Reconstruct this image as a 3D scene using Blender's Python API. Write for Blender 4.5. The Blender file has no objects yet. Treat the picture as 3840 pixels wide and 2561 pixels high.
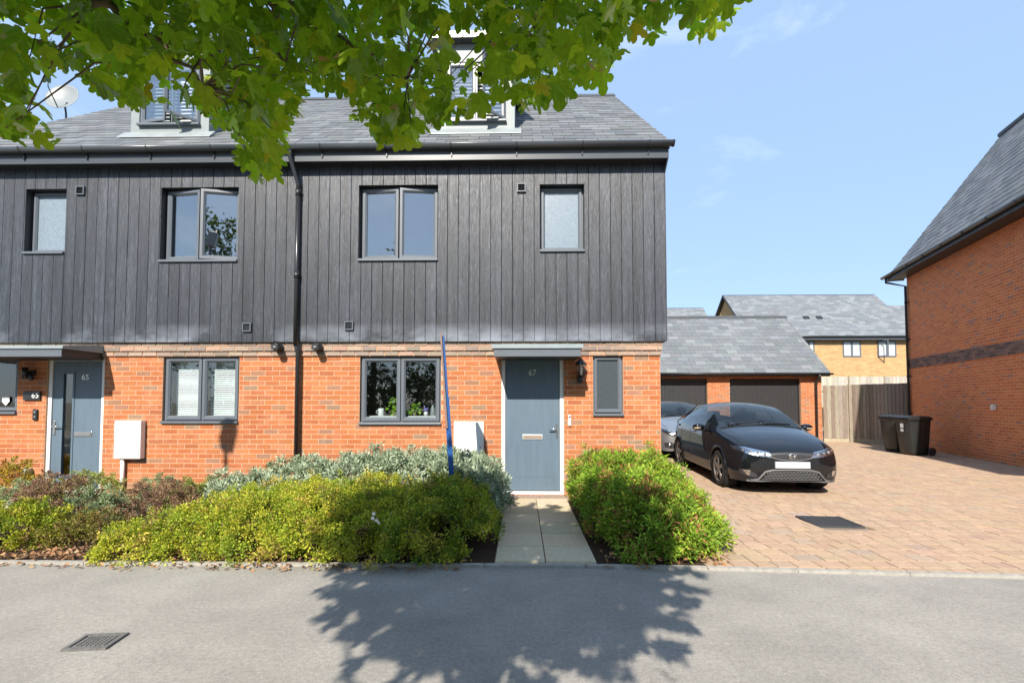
import bpy, bmesh, math, random
import numpy as np
from mathutils import Matrix, Vector, Euler
from mathutils.bvhtree import BVHTree

random.seed(7)
RNG = np.random.default_rng(7)
R = math.radians
SC = bpy.context.scene
COL = SC.collection

# ------------------------------------------------------------------ camera
F = 1764.0                       # focal length in photo pixels (3840 wide)
H = 1.47                         # eye height
PITCH, YAW = R(2.2), R(1.1)
SHIFT = 158.7 / 3840.0
cam_d = bpy.data.cameras.new("camera")
cam_d.sensor_width = 36.0
cam_d.lens = 36.0 * F / 3840.0
cam_d.shift_y = SHIFT
cam_d.clip_start, cam_d.clip_end = 0.05, 2000.0
cam = bpy.data.objects.new("camera", cam_d)
COL.objects.link(cam)
cam.location = (0, 0, H)
cam.rotation_euler = (R(90) + PITCH, 0, YAW)
SC.camera = cam
CROT = cam.rotation_euler.to_matrix()

# ------------------------------------------------------------------ light
SUN_TRAVEL = Vector((0.225, 1.0, -0.815)).normalized()
SUN_EL = math.asin(-SUN_TRAVEL.z)
SUN_AZ = math.atan2(-SUN_TRAVEL.x, -SUN_TRAVEL.y)      # direction to the sun, from +Y clockwise
sd = bpy.data.lights.new("sun", 'SUN')
sd.energy = 3.5
sd.angle = R(0.53)
sd.color = (1.0, 0.93, 0.82)
sun = bpy.data.objects.new("sun", sd)
sun.rotation_euler = SUN_TRAVEL.to_track_quat('-Z', 'Y').to_euler()
sun.location = (-3, -14, 14)
COL.objects.link(sun)

W = bpy.data.worlds.new("World")
SC.world = W
W.use_nodes = True
wn = W.node_tree
wn.nodes.clear()
wo = wn.nodes.new("ShaderNodeOutputWorld")
wb = wn.nodes.new("ShaderNodeBackground")
sk = wn.nodes.new("ShaderNodeTexSky")
sk.sky_type = 'NISHITA'
sk.sun_disc = False
sk.sun_elevation = SUN_EL
sk.sun_rotation = SUN_AZ
sk.altitude = 50.0
sk.air_density = 1.0
sk.dust_density = 0.35
sk.ozone_density = 1.3
wb.inputs["Strength"].default_value = 0.15
# thin wispy clouds, the same all round
tc = wn.nodes.new("ShaderNodeTexCoord")
mp = wn.nodes.new("ShaderNodeMapping"); mp.inputs["Scale"].default_value = (1.6, 1.6, 4.2)
nz = wn.nodes.new("ShaderNodeTexNoise"); nz.inputs["Scale"].default_value = 1.55
nz.inputs["Detail"].default_value = 9.0; nz.inputs["Roughness"].default_value = 0.62; nz.inputs["Distortion"].default_value = 0.5
rp = wn.nodes.new("ShaderNodeValToRGB")
rp.color_ramp.elements[0].position = 0.56; rp.color_ramp.elements[0].color = (0, 0, 0, 1)
rp.color_ramp.elements[1].position = 0.86; rp.color_ramp.elements[1].color = (0.34, 0.34, 0.34, 1)
mx = wn.nodes.new("ShaderNodeMixRGB"); mx.blend_type = 'MIX'
mx.inputs[2].default_value = (4.6, 4.8, 5.0, 1)
wn.links.new(tc.outputs["Generated"], mp.inputs["Vector"])
wn.links.new(mp.outputs[0], nz.inputs["Vector"])
wn.links.new(nz.outputs["Fac"], rp.inputs[0])
wn.links.new(rp.outputs[0], mx.inputs[0])
hz = wn.nodes.new("ShaderNodeMixRGB"); hz.inputs[0].default_value = 0.86      # thin veil of high haze
hz.inputs[2].default_value = (1.21, 1.76, 2.62, 1)
wn.links.new(sk.outputs[0], hz.inputs[1])
wn.links.new(hz.outputs[0], mx.inputs[1])
wn.links.new(mx.outputs[0], wb.inputs["Color"])
wn.links.new(wb.outputs[0], wo.inputs["Surface"])

SC.view_settings.view_transform = 'Standard'
SC.view_settings.look = 'None'
SC.view_settings.gamma = 1.0
SC.view_settings.use_curve_mapping = False
SC.view_settings.exposure = 1.32
SC.render.engine = 'CYCLES'
SC.cycles.max_bounces = 7
SC.cycles.diffuse_bounces = 3
SC.cycles.glossy_bounces = 3
SC.cycles.transmission_bounces = 4
SC.cycles.transparent_max_bounces = 8
SC.cycles.caustics_reflective = False
SC.cycles.caustics_refractive = False
SC.cycles.use_denoising = True
SC.cycles.sample_clamp_indirect = 6.0

# ------------------------------------------------------------------ pixel -> place
def ray(px, py):
    d = Vector(((px - 1920.0) / F, -(py - 1280.5) / F + SHIFT * 3840.0 / F, -1.0))
    return CROT @ d
def FY(px, py, Y):                 # a pixel on the upright plane y = Y
    d = ray(px, py); t = Y / d.y
    return Vector((d.x * t, Y, H + d.z * t))
def G(px, py, z=0.0):              # a pixel on the level z
    d = ray(px, py); t = (z - H) / d.z
    return Vector((d.x * t, d.y * t, z))
def FX(px, Y, py=1500): return FY(px, py, Y).x
def FZ(py, Y, px=1954): return FY(px, py, Y).z

# ------------------------------------------------------------------ objects
def tag(o, label=None, cat=None, group=None, kind=None):
    if label: o["label"] = label
    if cat: o["category"] = cat
    if group: o["group"] = group
    if kind: o["kind"] = kind
    return o
def put(o, parent):
    if parent is not None:
        o.parent = parent
        o.matrix_parent_inverse = Matrix.Translation(-parent.location)
def empty(name, loc, label, cat, group=None):
    o = bpy.data.objects.new(name, None)
    o.empty_display_size = 0.2
    COL.objects.link(o)
    o.location = loc
    return tag(o, label, cat, group)
def link(name, me, parent=None, loc=None, rot=None, scale=None, col=None):
    o = bpy.data.objects.new(name, me)
    COL.objects.link(o)
    if loc is not None: o.location = loc
    if rot is not None: o.rotation_euler = rot
    if scale is not None: o.scale = scale
    if col is not None: o.color = (*col, 1)
    put(o, parent)
    return o

class MB:
    """collects shapes in world coordinates; build() links them as one mesh"""
    def __init__(self, xf=None):
        self.v = []; self.f = []; self.c = []; self.sm = []; self.xf = xf; self.col = None; self.uv = None
    def p(self, co):
        co = Vector(co)
        if self.xf is not None: co = self.xf @ co
        self.v.append(co[:]); return len(self.v) - 1
    def face(self, idx, smooth=False):
        self.f.append(tuple(idx)); self.sm.append(smooth); self.c.append(self.col)
    def poly(self, pts, smooth=False):
        self.face([self.p(q) for q in pts], smooth)
    def box(self, x0, x1, y0, y1, z0, z1):
        i = [self.p(q) for q in ((x0,y0,z0),(x1,y0,z0),(x1,y1,z0),(x0,y1,z0),(x0,y0,z1),(x1,y0,z1),(x1,y1,z1),(x0,y1,z1))]
        for q in ((0,3,2,1),(4,5,6,7),(0,1,5,4),(1,2,6,5),(2,3,7,6),(3,0,4,7)): self.face([i[k] for k in q])
        return self
    def bbox(self, x0, x1, y0, y1, z0, z1, b=0.006):
        """box with chamfered long edges (profile in xz swept in y is not enough: bevel all via bmesh)"""
        bm = bmesh.new()
        vs = [bm.verts.new(q) for q in ((x0,y0,z0),(x1,y0,z0),(x1,y1,z0),(x0,y1,z0),(x0,y0,z1),(x1,y0,z1),(x1,y1,z1),(x0,y1,z1))]
        for q in ((0,3,2,1),(4,5,6,7),(0,1,5,4),(1,2,6,5),(2,3,7,6),(3,0,4,7)): bm.faces.new([vs[k] for k in q])
        bmesh.ops.bevel(bm, geom=list(bm.edges), offset=b, segments=2, profile=0.5, affect='EDGES')
        self.addbm(bm); return self
    def addbm(self, bm, smooth=False):
        bm.verts.index_update()
        m = {}
        for v in bm.verts: m[v.index] = self.p(v.co)
        for f in bm.faces: self.face([m[v.index] for v in f.verts], smooth)
        bm.free()
    def prism(self, pts2, axis, a, b, smooth=False):
        """closed outline extruded along an axis; pts2 are the other two coordinates in xyz order"""
        def co(q, t):
            if axis == 'x': return (t, q[0], q[1])
            if axis == 'y': return (q[0], t, q[1])
            return (q[0], q[1], t)
        A = [self.p(co(q, a)) for q in pts2]; B = [self.p(co(q, b)) for q in pts2]
        n = len(pts2)
        self.face(A[::-1]); self.face(B)
        for k in range(n): self.face((A[k], A[(k+1)%n], B[(k+1)%n], B[k]), smooth)
        return self
    def tube(self, path, rad, n=8, cap=True, smooth=True):
        path = [Vector(q) for q in path]
        if not hasattr(rad, '__len__'): rad = [rad] * len(path)
        rings = []; up = Vector((0.13, 0.31, 0.94))
        for k, q in enumerate(path):
            t = (path[min(k+1, len(path)-1)] - path[max(k-1, 0)]).normalized()
            a = t.cross(up)
            if a.length < 0.05: a = t.cross(Vector((1, 0, 0)))
            a.normalize(); b = t.cross(a)
            rings.append([self.p(q + rad[k] * (math.cos(2*math.pi*j/n) * a + math.sin(2*math.pi*j/n) * b)) for j in range(n)])
        for k in range(len(rings)-1):
            for j in range(n):
                self.face((rings[k][j], rings[k][(j+1)%n], rings[k+1][(j+1)%n], rings[k+1][j]), smooth)
        if cap: self.face(rings[0][::-1]); self.face(rings[-1])
        return self
    def lathe(self, prof, c=(0,0,0), axis='z', n=20, smooth=True, cap=True):
        c = Vector(c); rings = []
        for r, h in prof:
            ring = []
            for j in range(n):
                a = 2*math.pi*j/n; u, w = r*math.cos(a), r*math.sin(a)
                d = {'z': (u, w, h), 'y': (u, h, w), 'x': (h, u, w)}[axis]
                ring.append(self.p(c + Vector(d)))
            rings.append(ring)
        for k in range(len(rings)-1):
            for j in range(n): self.face((rings[k][j], rings[k][(j+1)%n], rings[k+1][(j+1)%n], rings[k+1][j]), smooth)
        if cap and prof[0][0] > 1e-4: self.face(rings[0][::-1])
        if cap and prof[-1][0] > 1e-4: self.face(rings[-1])
        return self
    def ball(self, c, r, n=12, m=8):
        c = Vector(c)
        r = r if hasattr(r, '__len__') else (r, r, r)
        pr = [(math.sin(math.pi*k/m), -math.cos(math.pi*k/m)) for k in range(m+1)]
        rings = []
        for s, h in pr:
            rings.append([self.p(c + Vector((r[0]*s*math.cos(2*math.pi*j/n), r[1]*s*math.sin(2*math.pi*j/n), r[2]*h))) for j in range(n)])
        for k in range(m):
            for j in range(n): self.face((rings[k][j], rings[k][(j+1)%n], rings[k+1][(j+1)%n], rings[k+1][j]), True)
        return self
    def mesh(self, name, mat):
        me = bpy.data.meshes.new(name)
        me.from_pydata(self.v, [], self.f)
        me.polygons.foreach_set("use_smooth", self.sm)
        if any(c is not None for c in self.c):
            at = me.attributes.new("tint", 'FLOAT_COLOR', 'FACE')
            at.data.foreach_set("color", [x for c in self.c for x in (*(c or (1,1,1)), 1.0)])
        if mat is not None: me.materials.append(mat)
        me.validate(); me.update()
        return me
    def build(self, name, mat, parent=None, **kw):
        o = link(name, self.mesh(name, mat), parent)
        tag(o, **kw)
        return o
def part(name, mat, parent, fn, **kw):
    m = MB(); fn(m); return m.build(name, mat, parent, **kw)
def boxpart(name, mat, parent, *a, bev=0.0, **kw):
    m = MB()
    if bev: m.bbox(*a, b=bev)
    else: m.box(*a)
    return m.build(name, mat, parent, **kw)

# ------------------------------------------------------------------ materials
class NT:
    def __init__(self, name):
        self.m = bpy.data.materials.new(name); self.m.use_nodes = True
        self.t = self.m.node_tree; self.b = self.t.nodes["Principled BSDF"]; self.o = self.t.nodes["Material Output"]
    def n(self, kind, **kw):
        nd = self.t.nodes.new("ShaderNode" + kind)
        for k, v in kw.items():
            if k.startswith('i_'): self.set(nd.inputs[k[2:].replace('_', ' ')], v)
            elif k[0] == 'i' and k[1:].isdigit(): self.set(nd.inputs[int(k[1:])], v)
            else: setattr(nd, k, v)
        return nd
    def set(self, sock, v):
        if isinstance(v, bpy.types.NodeSocket): self.t.links.new(v, sock)
        elif hasattr(v, '__len__') and len(v) == 3 and sock.type == 'RGBA': sock.default_value = (*v, 1)
        else: sock.default_value = v
    def pos(self, scale=(1,1,1), obj=False):
        src = self.n("TexCoord").outputs["Object"] if obj else self.n("NewGeometry").outputs["Position"]
        mp = self.n("Mapping"); self.set(mp.inputs[0], src); mp.inputs["Scale"].default_value = scale
        return mp.outputs[0]
    def noise(self, scale, detail=4, rough=0.55, stretch=(1,1,1), dist=0.0, obj=False):
        nd = self.n("TexNoise"); nd.inputs["Scale"].default_value = scale; nd.inputs["Detail"].default_value = detail
        nd.inputs["Roughness"].default_value = rough; nd.inputs["Distortion"].default_value = dist
        self.set(nd.inputs["Vector"], self.pos(stretch, obj)); return nd.outputs["Fac"]
    def ramp(self, fac, *stops):
        nd = self.n("ValToRGB"); self.set(nd.inputs[0], fac); e = nd.color_ramp.elements
        while len(e) < len(stops): e.new(0.5)
        for k, (p, c) in enumerate(stops):
            e[k].position = p; e[k].color = (*c, 1) if hasattr(c, '__len__') else (c, c, c, 1)
        return nd.outputs[0]
    def mix(self, fac, a, b, mode='MIX'):
        nd = self.n("MixRGB", blend_type=mode); self.set(nd.inputs[0], fac); self.set(nd.inputs[1], a); self.set(nd.inputs[2], b)
        return nd.outputs[0]
    def math(self, op, a, b=0.0, c=0.0):
        nd = self.n("Math", operation=op); self.set(nd.inputs[0], a); self.set(nd.inputs[1], b); self.set(nd.inputs[2], c); return nd.outputs[0]
    def bump(self, h, strength=0.3, dist=0.01):
        nd = self.n("Bump"); nd.inputs["Strength"].default_value = strength; nd.inputs["Distance"].default_value = dist
        self.set(nd.inputs["Height"], h); self.set(self.b.inputs["Normal"], nd.outputs[0]); return nd.outputs[0]
    def done(self, color=None, rough=None, metal=None, spec=None, coat=None, coat_rough=None):
        i = self.b.inputs
        if color is not None: self.set(i["Base Color"], color)
        if rough is not None: self.set(i["Roughness"], rough)
        if metal is not None: i["Metallic"].default_value = metal
        if spec is not None: i["Specular IOR Level"].default_value = spec
        if coat is not None: i["Coat Weight"].default_value = coat
        if coat_rough is not None: i["Coat Roughness"].default_value = coat_rough
        return self.m
    def tint(self, how):
        """how: a colour, 'obj' (the object's own colour) or 'attr' (a colour for each piece of a joined mesh)"""
        if how == 'obj': return self.n("ObjectInfo").outputs["Color"]
        if how == 'attr': return self.n("Attribute", attribute_name="tint").outputs["Color"]
        return how
def plain(name, col, rough=0.6, metal=0.0, spec=0.5, vary=0.12, scale=9.0, bump=0.0, bscale=60.0, coat=None, stretch=(1,1,1)):
    t = NT(name); c = col
    if vary:
        f = t.noise(scale, 5, 0.6, stretch)
        c = t.mix(1.0, t.tint(col) if isinstance(col, str) else col, t.ramp(f, (0.25, 1.0 - vary), (0.75, 1.0 + vary)), 'MULTIPLY')
    elif isinstance(col, str): c = t.tint(col)
    if bump: t.bump(t.noise(bscale, 3, 0.6, stretch), bump, 0.01)
    return t.done(c, rough, metal, spec, coat)
def brick_mat(how):
    t = NT("brick_" + how)
    fine = t.noise(55, 5, 0.7); big = t.noise(7, 3)
    c = t.mix(1.0, t.tint(how), t.ramp(fine, (0.25, 0.72), (0.7, 1.18)), 'MULTIPLY')
    c = t.mix(t.ramp(big, (0.50, 0.0), (0.85, 0.25)), c, (0.58, 0.36, 0.25))
    t.bump(fine, 0.5, 0.006)
    return t.done(c, 0.88, spec=0.25)
def slate_mat(how):
    t = NT("slate_" + how)
    f = t.noise(24, 5, 0.65, (1, 1, 1)); g = t.noise(2.2, 3)
    c = t.mix(1.0, t.tint(how), t.ramp(f, (0.25, 0.82), (0.75, 1.14)), 'MULTIPLY')
    c = t.mix(t.ramp(g, (0.45, 0.0), (0.8, 0.25)), c, (0.16, 0.155, 0.14))
    t.bump(f, 0.35, 0.006)
    return t.done(c, 0.62, spec=0.45)
def glass_mat(name, refl=0.22, tint=(0.9, 0.94, 0.95)):
    t = NT(name)
    tr = t.n("BsdfTransparent", i_Color=tint); gl = t.n("BsdfGlossy", i_Roughness=0.012, i_Color=(1.0, 0.97, 0.92))
    g = t.n("NewGeometry"); dt = t.n("VectorMath", operation='DOT_PRODUCT')      # the same from both faces of the pane
    t.t.links.new(g.outputs["Normal"], dt.inputs[0]); t.t.links.new(g.outputs["Incoming"], dt.inputs[1])
    k = t.math('POWER', t.math('SUBTRACT', 1.0, t.math('ABSOLUTE', dt.outputs["Value"])), 5.0)
    fac = t.math('ADD', t.math('MULTIPLY', k, 1.0 - refl), refl)
    wv = t.n("Bump"); wv.inputs["Strength"].default_value = 0.03; wv.inputs["Distance"].default_value = 0.02
    t.set(wv.inputs["Height"], t.noise(2.2, 2)); t.t.links.new(wv.outputs[0], gl.inputs["Normal"])
    ms = t.n("MixShader"); t.set(ms.inputs[0], fac); t.t.links.new(tr.outputs[0], ms.inputs[1]); t.t.links.new(gl.outputs[0], ms.inputs[2])
    t.t.links.new(ms.outputs[0], t.o.inputs["Surface"]); return t.m
def leaf_mat(name, how, trans=0.45, rough=0.5, veins=False, sat=1.0):
    t = NT(name); c = t.tint(how)
    if veins:
        uv = t.n("UVMap"); sp = t.n("SeparateXYZ"); t.t.links.new(uv.outputs[0], sp.inputs[0])
        x = t.math('ABSOLUTE', t.math('SUBTRACT', sp.outputs[0], 0.5)); y = t.math('SUBTRACT', sp.outputs[1], 0.1)
        a = t.math('ARCTAN2', x, y); r = t.math('SQRT', t.math('ADD', t.math('MULTIPLY', x, x), t.math('MULTIPLY', y, y)))
        d = t.math('MINIMUM', t.math('MINIMUM', t.math('ABSOLUTE', a), t.math('ABSOLUTE', t.math('SUBTRACT', a, 0.80))), t.math('ABSOLUTE', t.math('SUBTRACT', a, 1.42)))
        m = t.math('MULTIPLY', d, r)
        c = t.mix(t.ramp(m, (0.004, 0.55), (0.018, 0.0)), c, (0.34, 0.40, 0.07))
        c = t.mix(1.0, c, t.ramp(t.noise(60, 4, 0.6), (0.3, 0.82), (0.7, 1.15)), 'MULTIPLY')
    df = t.n("BsdfDiffuse"); t.set(df.inputs[0], c)
    tl = t.n("BsdfTranslucent"); t.set(tl.inputs[0], t.mix(1.0, c, (1.15, 1.25, 0.55), 'MULTIPLY'))
    gl = t.n("BsdfGlossy", i_Roughness=rough, i_Color=(0.9, 0.95, 1.0))
    m1 = t.n("MixShader", i0=trans); t.t.links.new(df.outputs[0], m1.inputs[1]); t.t.links.new(tl.outputs[0], m1.inputs[2])
    fr = t.n("Fresnel", i_IOR=1.35)
    m2 = t.n("MixShader"); t.set(m2.inputs[0], t.math('MULTIPLY', fr.outputs[0], 0.15)); t.t.links.new(m1.outputs[0], m2.inputs[1]); t.t.links.new(gl.outputs[0], m2.inputs[2])
    t.t.links.new(m2.outputs[0], t.o.inputs["Surface"]); return t.m

M = {}
M['brick_o'] = brick_mat('obj'); M['brick_a'] = brick_mat('attr')
M['slate_o'] = slate_mat('obj'); M['slate_a'] = slate_mat('attr')
M['mortar'] = plain("mortar", (0.53, 0.31, 0.19), 0.95, vary=0.12, scale=30, bump=0.3)
M['frame'] = plain("grey_window_frame", (0.105, 0.12, 0.14), 0.38, vary=0.06, scale=3)
M['white'] = plain("white_upvc", (0.70, 0.70, 0.68), 0.35, vary=0.04, scale=3)
M['blackpl'] = plain("black_plastic", (0.022, 0.023, 0.026), 0.30, vary=0.15, scale=6)
M['soffit'] = plain("dark_soffit", (0.028, 0.029, 0.032), 0.45, vary=0.1)
M['fascia'] = plain("fascia_board", (0.060, 0.066, 0.074), 0.28, vary=0.08, scale=3)
M['lead'] = plain("lead_flashing", (0.28, 0.31, 0.315), 0.5, metal=0.2, vary=0.14, scale=5)
M['zinc'] = plain("pale_dormer_cladding", (0.20, 0.225, 0.23), 0.5, vary=0.08, scale=4)
M['canopy'] = plain("canopy_roof", (0.23, 0.27, 0.28), 0.42, vary=0.1, scale=6)
M['chrome'] = plain("chrome", (0.75, 0.75, 0.75), 0.12, metal=1.0, vary=0.05)
M['room'] = plain("room_paint", (0.45, 0.44, 0.42), 0.9, vary=0.05)
M['blind'] = plain("blind_slat", (0.85, 0.86, 0.82), 0.5, vary=0.03)
M['glass'] = glass_mat("window_glass", 0.09)
M['glass_up'] = glass_mat("upper_window_glass", 0.27, (0.86, 0.9, 0.94))
M['concrete'] = plain("concrete", (0.42, 0.38, 0.32), 0.9, vary=0.18, scale=14, bump=0.3)
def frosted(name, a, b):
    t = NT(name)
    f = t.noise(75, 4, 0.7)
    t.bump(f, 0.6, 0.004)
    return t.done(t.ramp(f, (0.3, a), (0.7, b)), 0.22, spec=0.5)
M['frosted'] = frosted("frosted_glass", (0.13, 0.175, 0.215), (0.25, 0.30, 0.345))
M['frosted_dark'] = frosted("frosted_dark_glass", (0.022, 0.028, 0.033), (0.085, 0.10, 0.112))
def clad():
    t = NT("charcoal_wood_grain_board")
    grain = t.noise(9, 6, 0.65, (7, 7, 0.55), 1.2)
    streak = t.noise(3.0, 4, 0.6, (4.5, 4.5, 0.16), 0.3)
    c = t.ramp(grain, (0.28, (0.008, 0.0095, 0.0125)), (0.5, (0.024, 0.0272, 0.034)), (0.72, (0.066, 0.0715, 0.085)))
    c = t.mix(1.0, c, t.tint('obj'), 'MULTIPLY')
    c = t.mix(1.0, c, t.ramp(streak, (0.3, 0.55), (0.7, 1.55)), 'MULTIPLY')
    # lime bloom left along the foot of the boards
    z = t.n("SeparateXYZ"); t.t.links.new(t.n("NewGeometry").outputs["Position"], z.inputs[0])
    lim = t.math('MULTIPLY', t.ramp(t.math('SUBTRACT', z.outputs[2], 2.38), (0.02, 1.0), (0.30, 0.0)), t.ramp(t.noise(0.9, 4, 0.6, (1, 1, 1.8)), (0.46, 0.0), (0.66, 0.65)))
    c = t.mix(lim, c, (0.30, 0.33, 0.39))
    t.bump(grain, 0.55, 0.012)
    return t.done(c, t.ramp(grain, (0.3, 0.5), (0.7, 0.36)), spec=0.6)
M['clad'] = clad()
# ------------------------------------------------------------------ small pieces in courses
BRICK_COLS = [(0.40, 0.138, 0.054), (0.375, 0.120, 0.046), (0.43, 0.160, 0.065), (0.39, 0.138, 0.056), (0.345, 0.112, 0.048), (0.40, 0.156, 0.075), (0.29, 0.15, 0.092), (0.25, 0.16, 0.105)]
BRICK_W = [5, 5, 4, 4, 3, 3, 1.5, 1]
GREY_COLS = [(0.31, 0.245, 0.195), (0.27, 0.21, 0.17), (0.35, 0.27, 0.21), (0.23, 0.185, 0.155), (0.37, 0.25, 0.19)]
SLATE_COLS = [(0.118, 0.125, 0.135), (0.14, 0.147, 0.157), (0.105, 0.111, 0.12), (0.165, 0.172, 0.182), (0.125, 0.13, 0.134)]
def pick(cols, w=None): return random.choices(cols, w)[0] if w else random.choice(cols)
def jit(c, a=0.07):
    k = 1 + random.uniform(-a, a); return tuple(min(1, x * k * (1 + random.uniform(-a, a) * 0.4)) for x in c)

def cut(u0, u1, v0, v1, openings):
    """pieces of a course rectangle left when openings are taken out"""
    segs = [(u0, u1)]
    for (a, b, c, d) in openings:
        if d <= v0 + 0.02 or c >= v1 - 0.02: continue
        nx = []
        for (s, e) in segs:
            if b <= s or a >= e: nx.append((s, e)); continue
            if a > s: nx.append((s, a))
            if b < e: nx.append((b, e))
        segs = nx
    return segs
def courses(u0, u1, v0, v1, openings, length=0.225, height=0.075, joint=0.010, start=0):
    """stretcher bond: list of (ua, ub, va, vb)"""
    out = []; k = start; v = v0
    while v < v1 - 0.02:
        va, vb = v + joint * 0.5, min(v + height, v1) - joint * 0.5
        off = (k % 2) * length * 0.5
        u = u0 - length + off
        spans = cut(u0, u1, v, v + height, openings)
        while u < u1:
            for (s, e) in spans:
                a, b = max(u, s), min(u + length, e)
                if b - a > 0.03: out.append((a + joint * 0.5, b - joint * 0.5, va, vb))
            u += length
        v += height; k += 1
    return out

PIECE_MESH = {}
def piece_mesh(w, h, d, mat, name, bev=0.0):
    """a shared block: x 0..w, front at y = -d, z 0..h (back left open)"""
    key = (round(w, 3), round(h, 3), round(d, 3), mat.name, name)
    if key not in PIECE_MESH:
        m = MB(); b = bev
        if b:
            i = [m.p(q) for q in ((0,0,0),(w,0,0),(w,0,h),(0,0,h),(b,-d,b),(w-b,-d,b),(w-b,-d,h-b),(b,-d,h-b))]
        else:
            i = [m.p(q) for q in ((0,0,0),(w,0,0),(w,0,h),(0,0,h),(0,-d,0),(w,-d,0),(w,-d,h),(0,-d,h))]
        for q in ((4,5,6,7),(0,1,5,4),(1,2,6,5),(2,3,7,6),(3,0,4,7)): m.face([i[k] for k in q])
        PIECE_MESH[key] = m.mesh(name, mat)
    return PIECE_MESH[key]

def inframe(p, m=60):
    v = CROT.transposed() @ (Vector(p) - Vector((0, 0, H)))
    if v.z > -0.1: return None
    x = 1920 + F * v.x / -v.z; y = 1280.5 - F * (v.y / -v.z - SHIFT * 3840 / F)
    return (x, y) if -m < x < 3840 + m and -m < y < 2561 + m else None

def lay(name, rects, place, rotz, parent, mat_o, mat_a, cols, w, depth, limit=300, score=None, bev=0.003, tilt=None, wob=0.0015):
    """the 'limit' pieces that show largest become objects, the others one joined part.
    place(u, v) -> world point of a piece's lower left back corner; score(centre) -> larger shows larger"""
    items = []
    for (a, b, c, d) in rects:
        ctr = Vector(place((a + b) / 2, (c + d) / 2))
        vis = inframe(ctr, 0)
        s = (1e3 if vis else 0) + (score(ctr, vis) if (score and vis) else 0) - ctr.length + (b - a) * 4
        items.append((s, a, b, c, d))
    items.sort(key=lambda q: -q[0])
    for k, (s, a, b, c, d) in enumerate(items[:limit]):
        if s < 500: items = items[k:]; break
        col = jit(pick(cols, w))
        me = piece_mesh(b - a, d - c, depth + random.choice((0, 0.0015, -0.0015)) * (wob / 0.0015), mat_o, name, bev)
        o = link(name, me, parent, place(a, c), (tilt or 0.0, 0, rotz), None, col)
    else:
        items = items[limit:]
    if not items: return
    mb = MB(); rot = Matrix.Rotation(rotz, 3, 'Z') @ Matrix.Rotation(tilt or 0.0, 3, 'X')
    for (s, a, b, c, d) in items:
        mb.col = jit(pick(cols, w)); wd, h, dp = b - a, d - c, depth + random.uniform(-wob, wob); o = Vector(place(a, c))
        e = bev
        i = [mb.p(o + rot @ Vector(q)) for q in ((0,0,0),(wd,0,0),(wd,0,h),(0,0,h),(e,-dp,e),(wd-e,-dp,e),(wd-e,-dp,h-e),(e,-dp,h-e))]
        for q in ((4,5,6,7),(0,1,5,4),(1,2,6,5),(2,3,7,6),(3,0,4,7)): mb.face([i[k] for k in q])
    mb.build(name + "_remainder", mat_a, parent, kind='stuff')

def wall_sheet(mb, x0, x1, z0, z1, Y, openings, depth):
    """upright wall facing -y with openings and their reveals"""
    xs = sorted({x0, x1, *[min(max(q, x0), x1) for o in openings for q in o[:2]]})
    zs = sorted({z0, z1, *[min(max(q, z0), z1) for o in openings for q in o[2:]]})
    for i in range(len(xs)-1):
        for j in range(len(zs)-1):
            cx, cz = (xs[i]+xs[i+1])/2, (zs[j]+zs[j+1])/2
            if any(a < cx < b and c < cz < d for (a, b, c, d) in openings): continue
            mb.poly([(xs[i],Y,zs[j]),(xs[i+1],Y,zs[j]),(xs[i+1],Y,zs[j+1]),(xs[i],Y,zs[j+1])])
    for (a, b, c, d) in openings:
        D = Y + depth
        mb.poly([(a,Y,c),(a,Y,d),(a,D,d),(a,D,c)]); mb.poly([(b,Y,c),(b,D,c),(b,D,d),(b,Y,d)])
        mb.poly([(a,Y,d),(b,Y,d),(b,D,d),(a,D,d)]); mb.poly([(a,Y,c),(a,D,c),(b,D,c),(b,Y,c)])

def slates(parent, x0, x1, P0, pitch, length, rowlen, width, cols=SLATE_COLS, rotz=0.0, limit=300, thick=0.011, skip=None, name="slate", matpair=None):
    """P0(u, s): world point u along the eave, s up the slope. Each slate is a thin tilted plate"""
    cells = []
    n = int(length / rowlen)
    for r in range(n):
        off = (r % 2) * width * 0.5; u = x0 - width + off; s = r * rowlen
        while u < x1:
            a, b = max(u, x0), min(u + width, x1)
            if b - a > 0.02 and not (skip and skip((a + b) / 2, s + rowlen / 2)): cells.append((a, b, s, min(s + rowlen * 1.12, length)))
            u += width
    # a plate lies with its face up the roof normal: local z runs up the slope, local -y is the normal
    tiltx = -(math.pi / 2 - pitch) - 0.035
    lay(name, [(a + .0025, b - .0025, c, d) for (a, b, c, d) in cells], lambda u, s: P0(u, s), rotz, parent,
        M['slate_o'], M['slate_a'], cols, None, thick, limit, None, 0.0015, tiltx, 0.002)

def text_mesh(txt, size, extrude, mat):
    cu = bpy.data.curves.new("t", 'FONT'); cu.body = txt; cu.size = size; cu.extrude = extrude; cu.align_x = 'CENTER'; cu.align_y = 'CENTER'; cu.resolution_u = 3
    ob = bpy.data.objects.new("t", cu); COL.objects.link(ob)
    dg = bpy.context.evaluated_depsgraph_get()
    me = bpy.data.meshes.new_from_object(ob.evaluated_get(dg)); bpy.data.objects.remove(ob); bpy.data.curves.remove(cu)
    me.materials.clear(); me.materials.append(mat); me.name = "digits"
    return me

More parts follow.
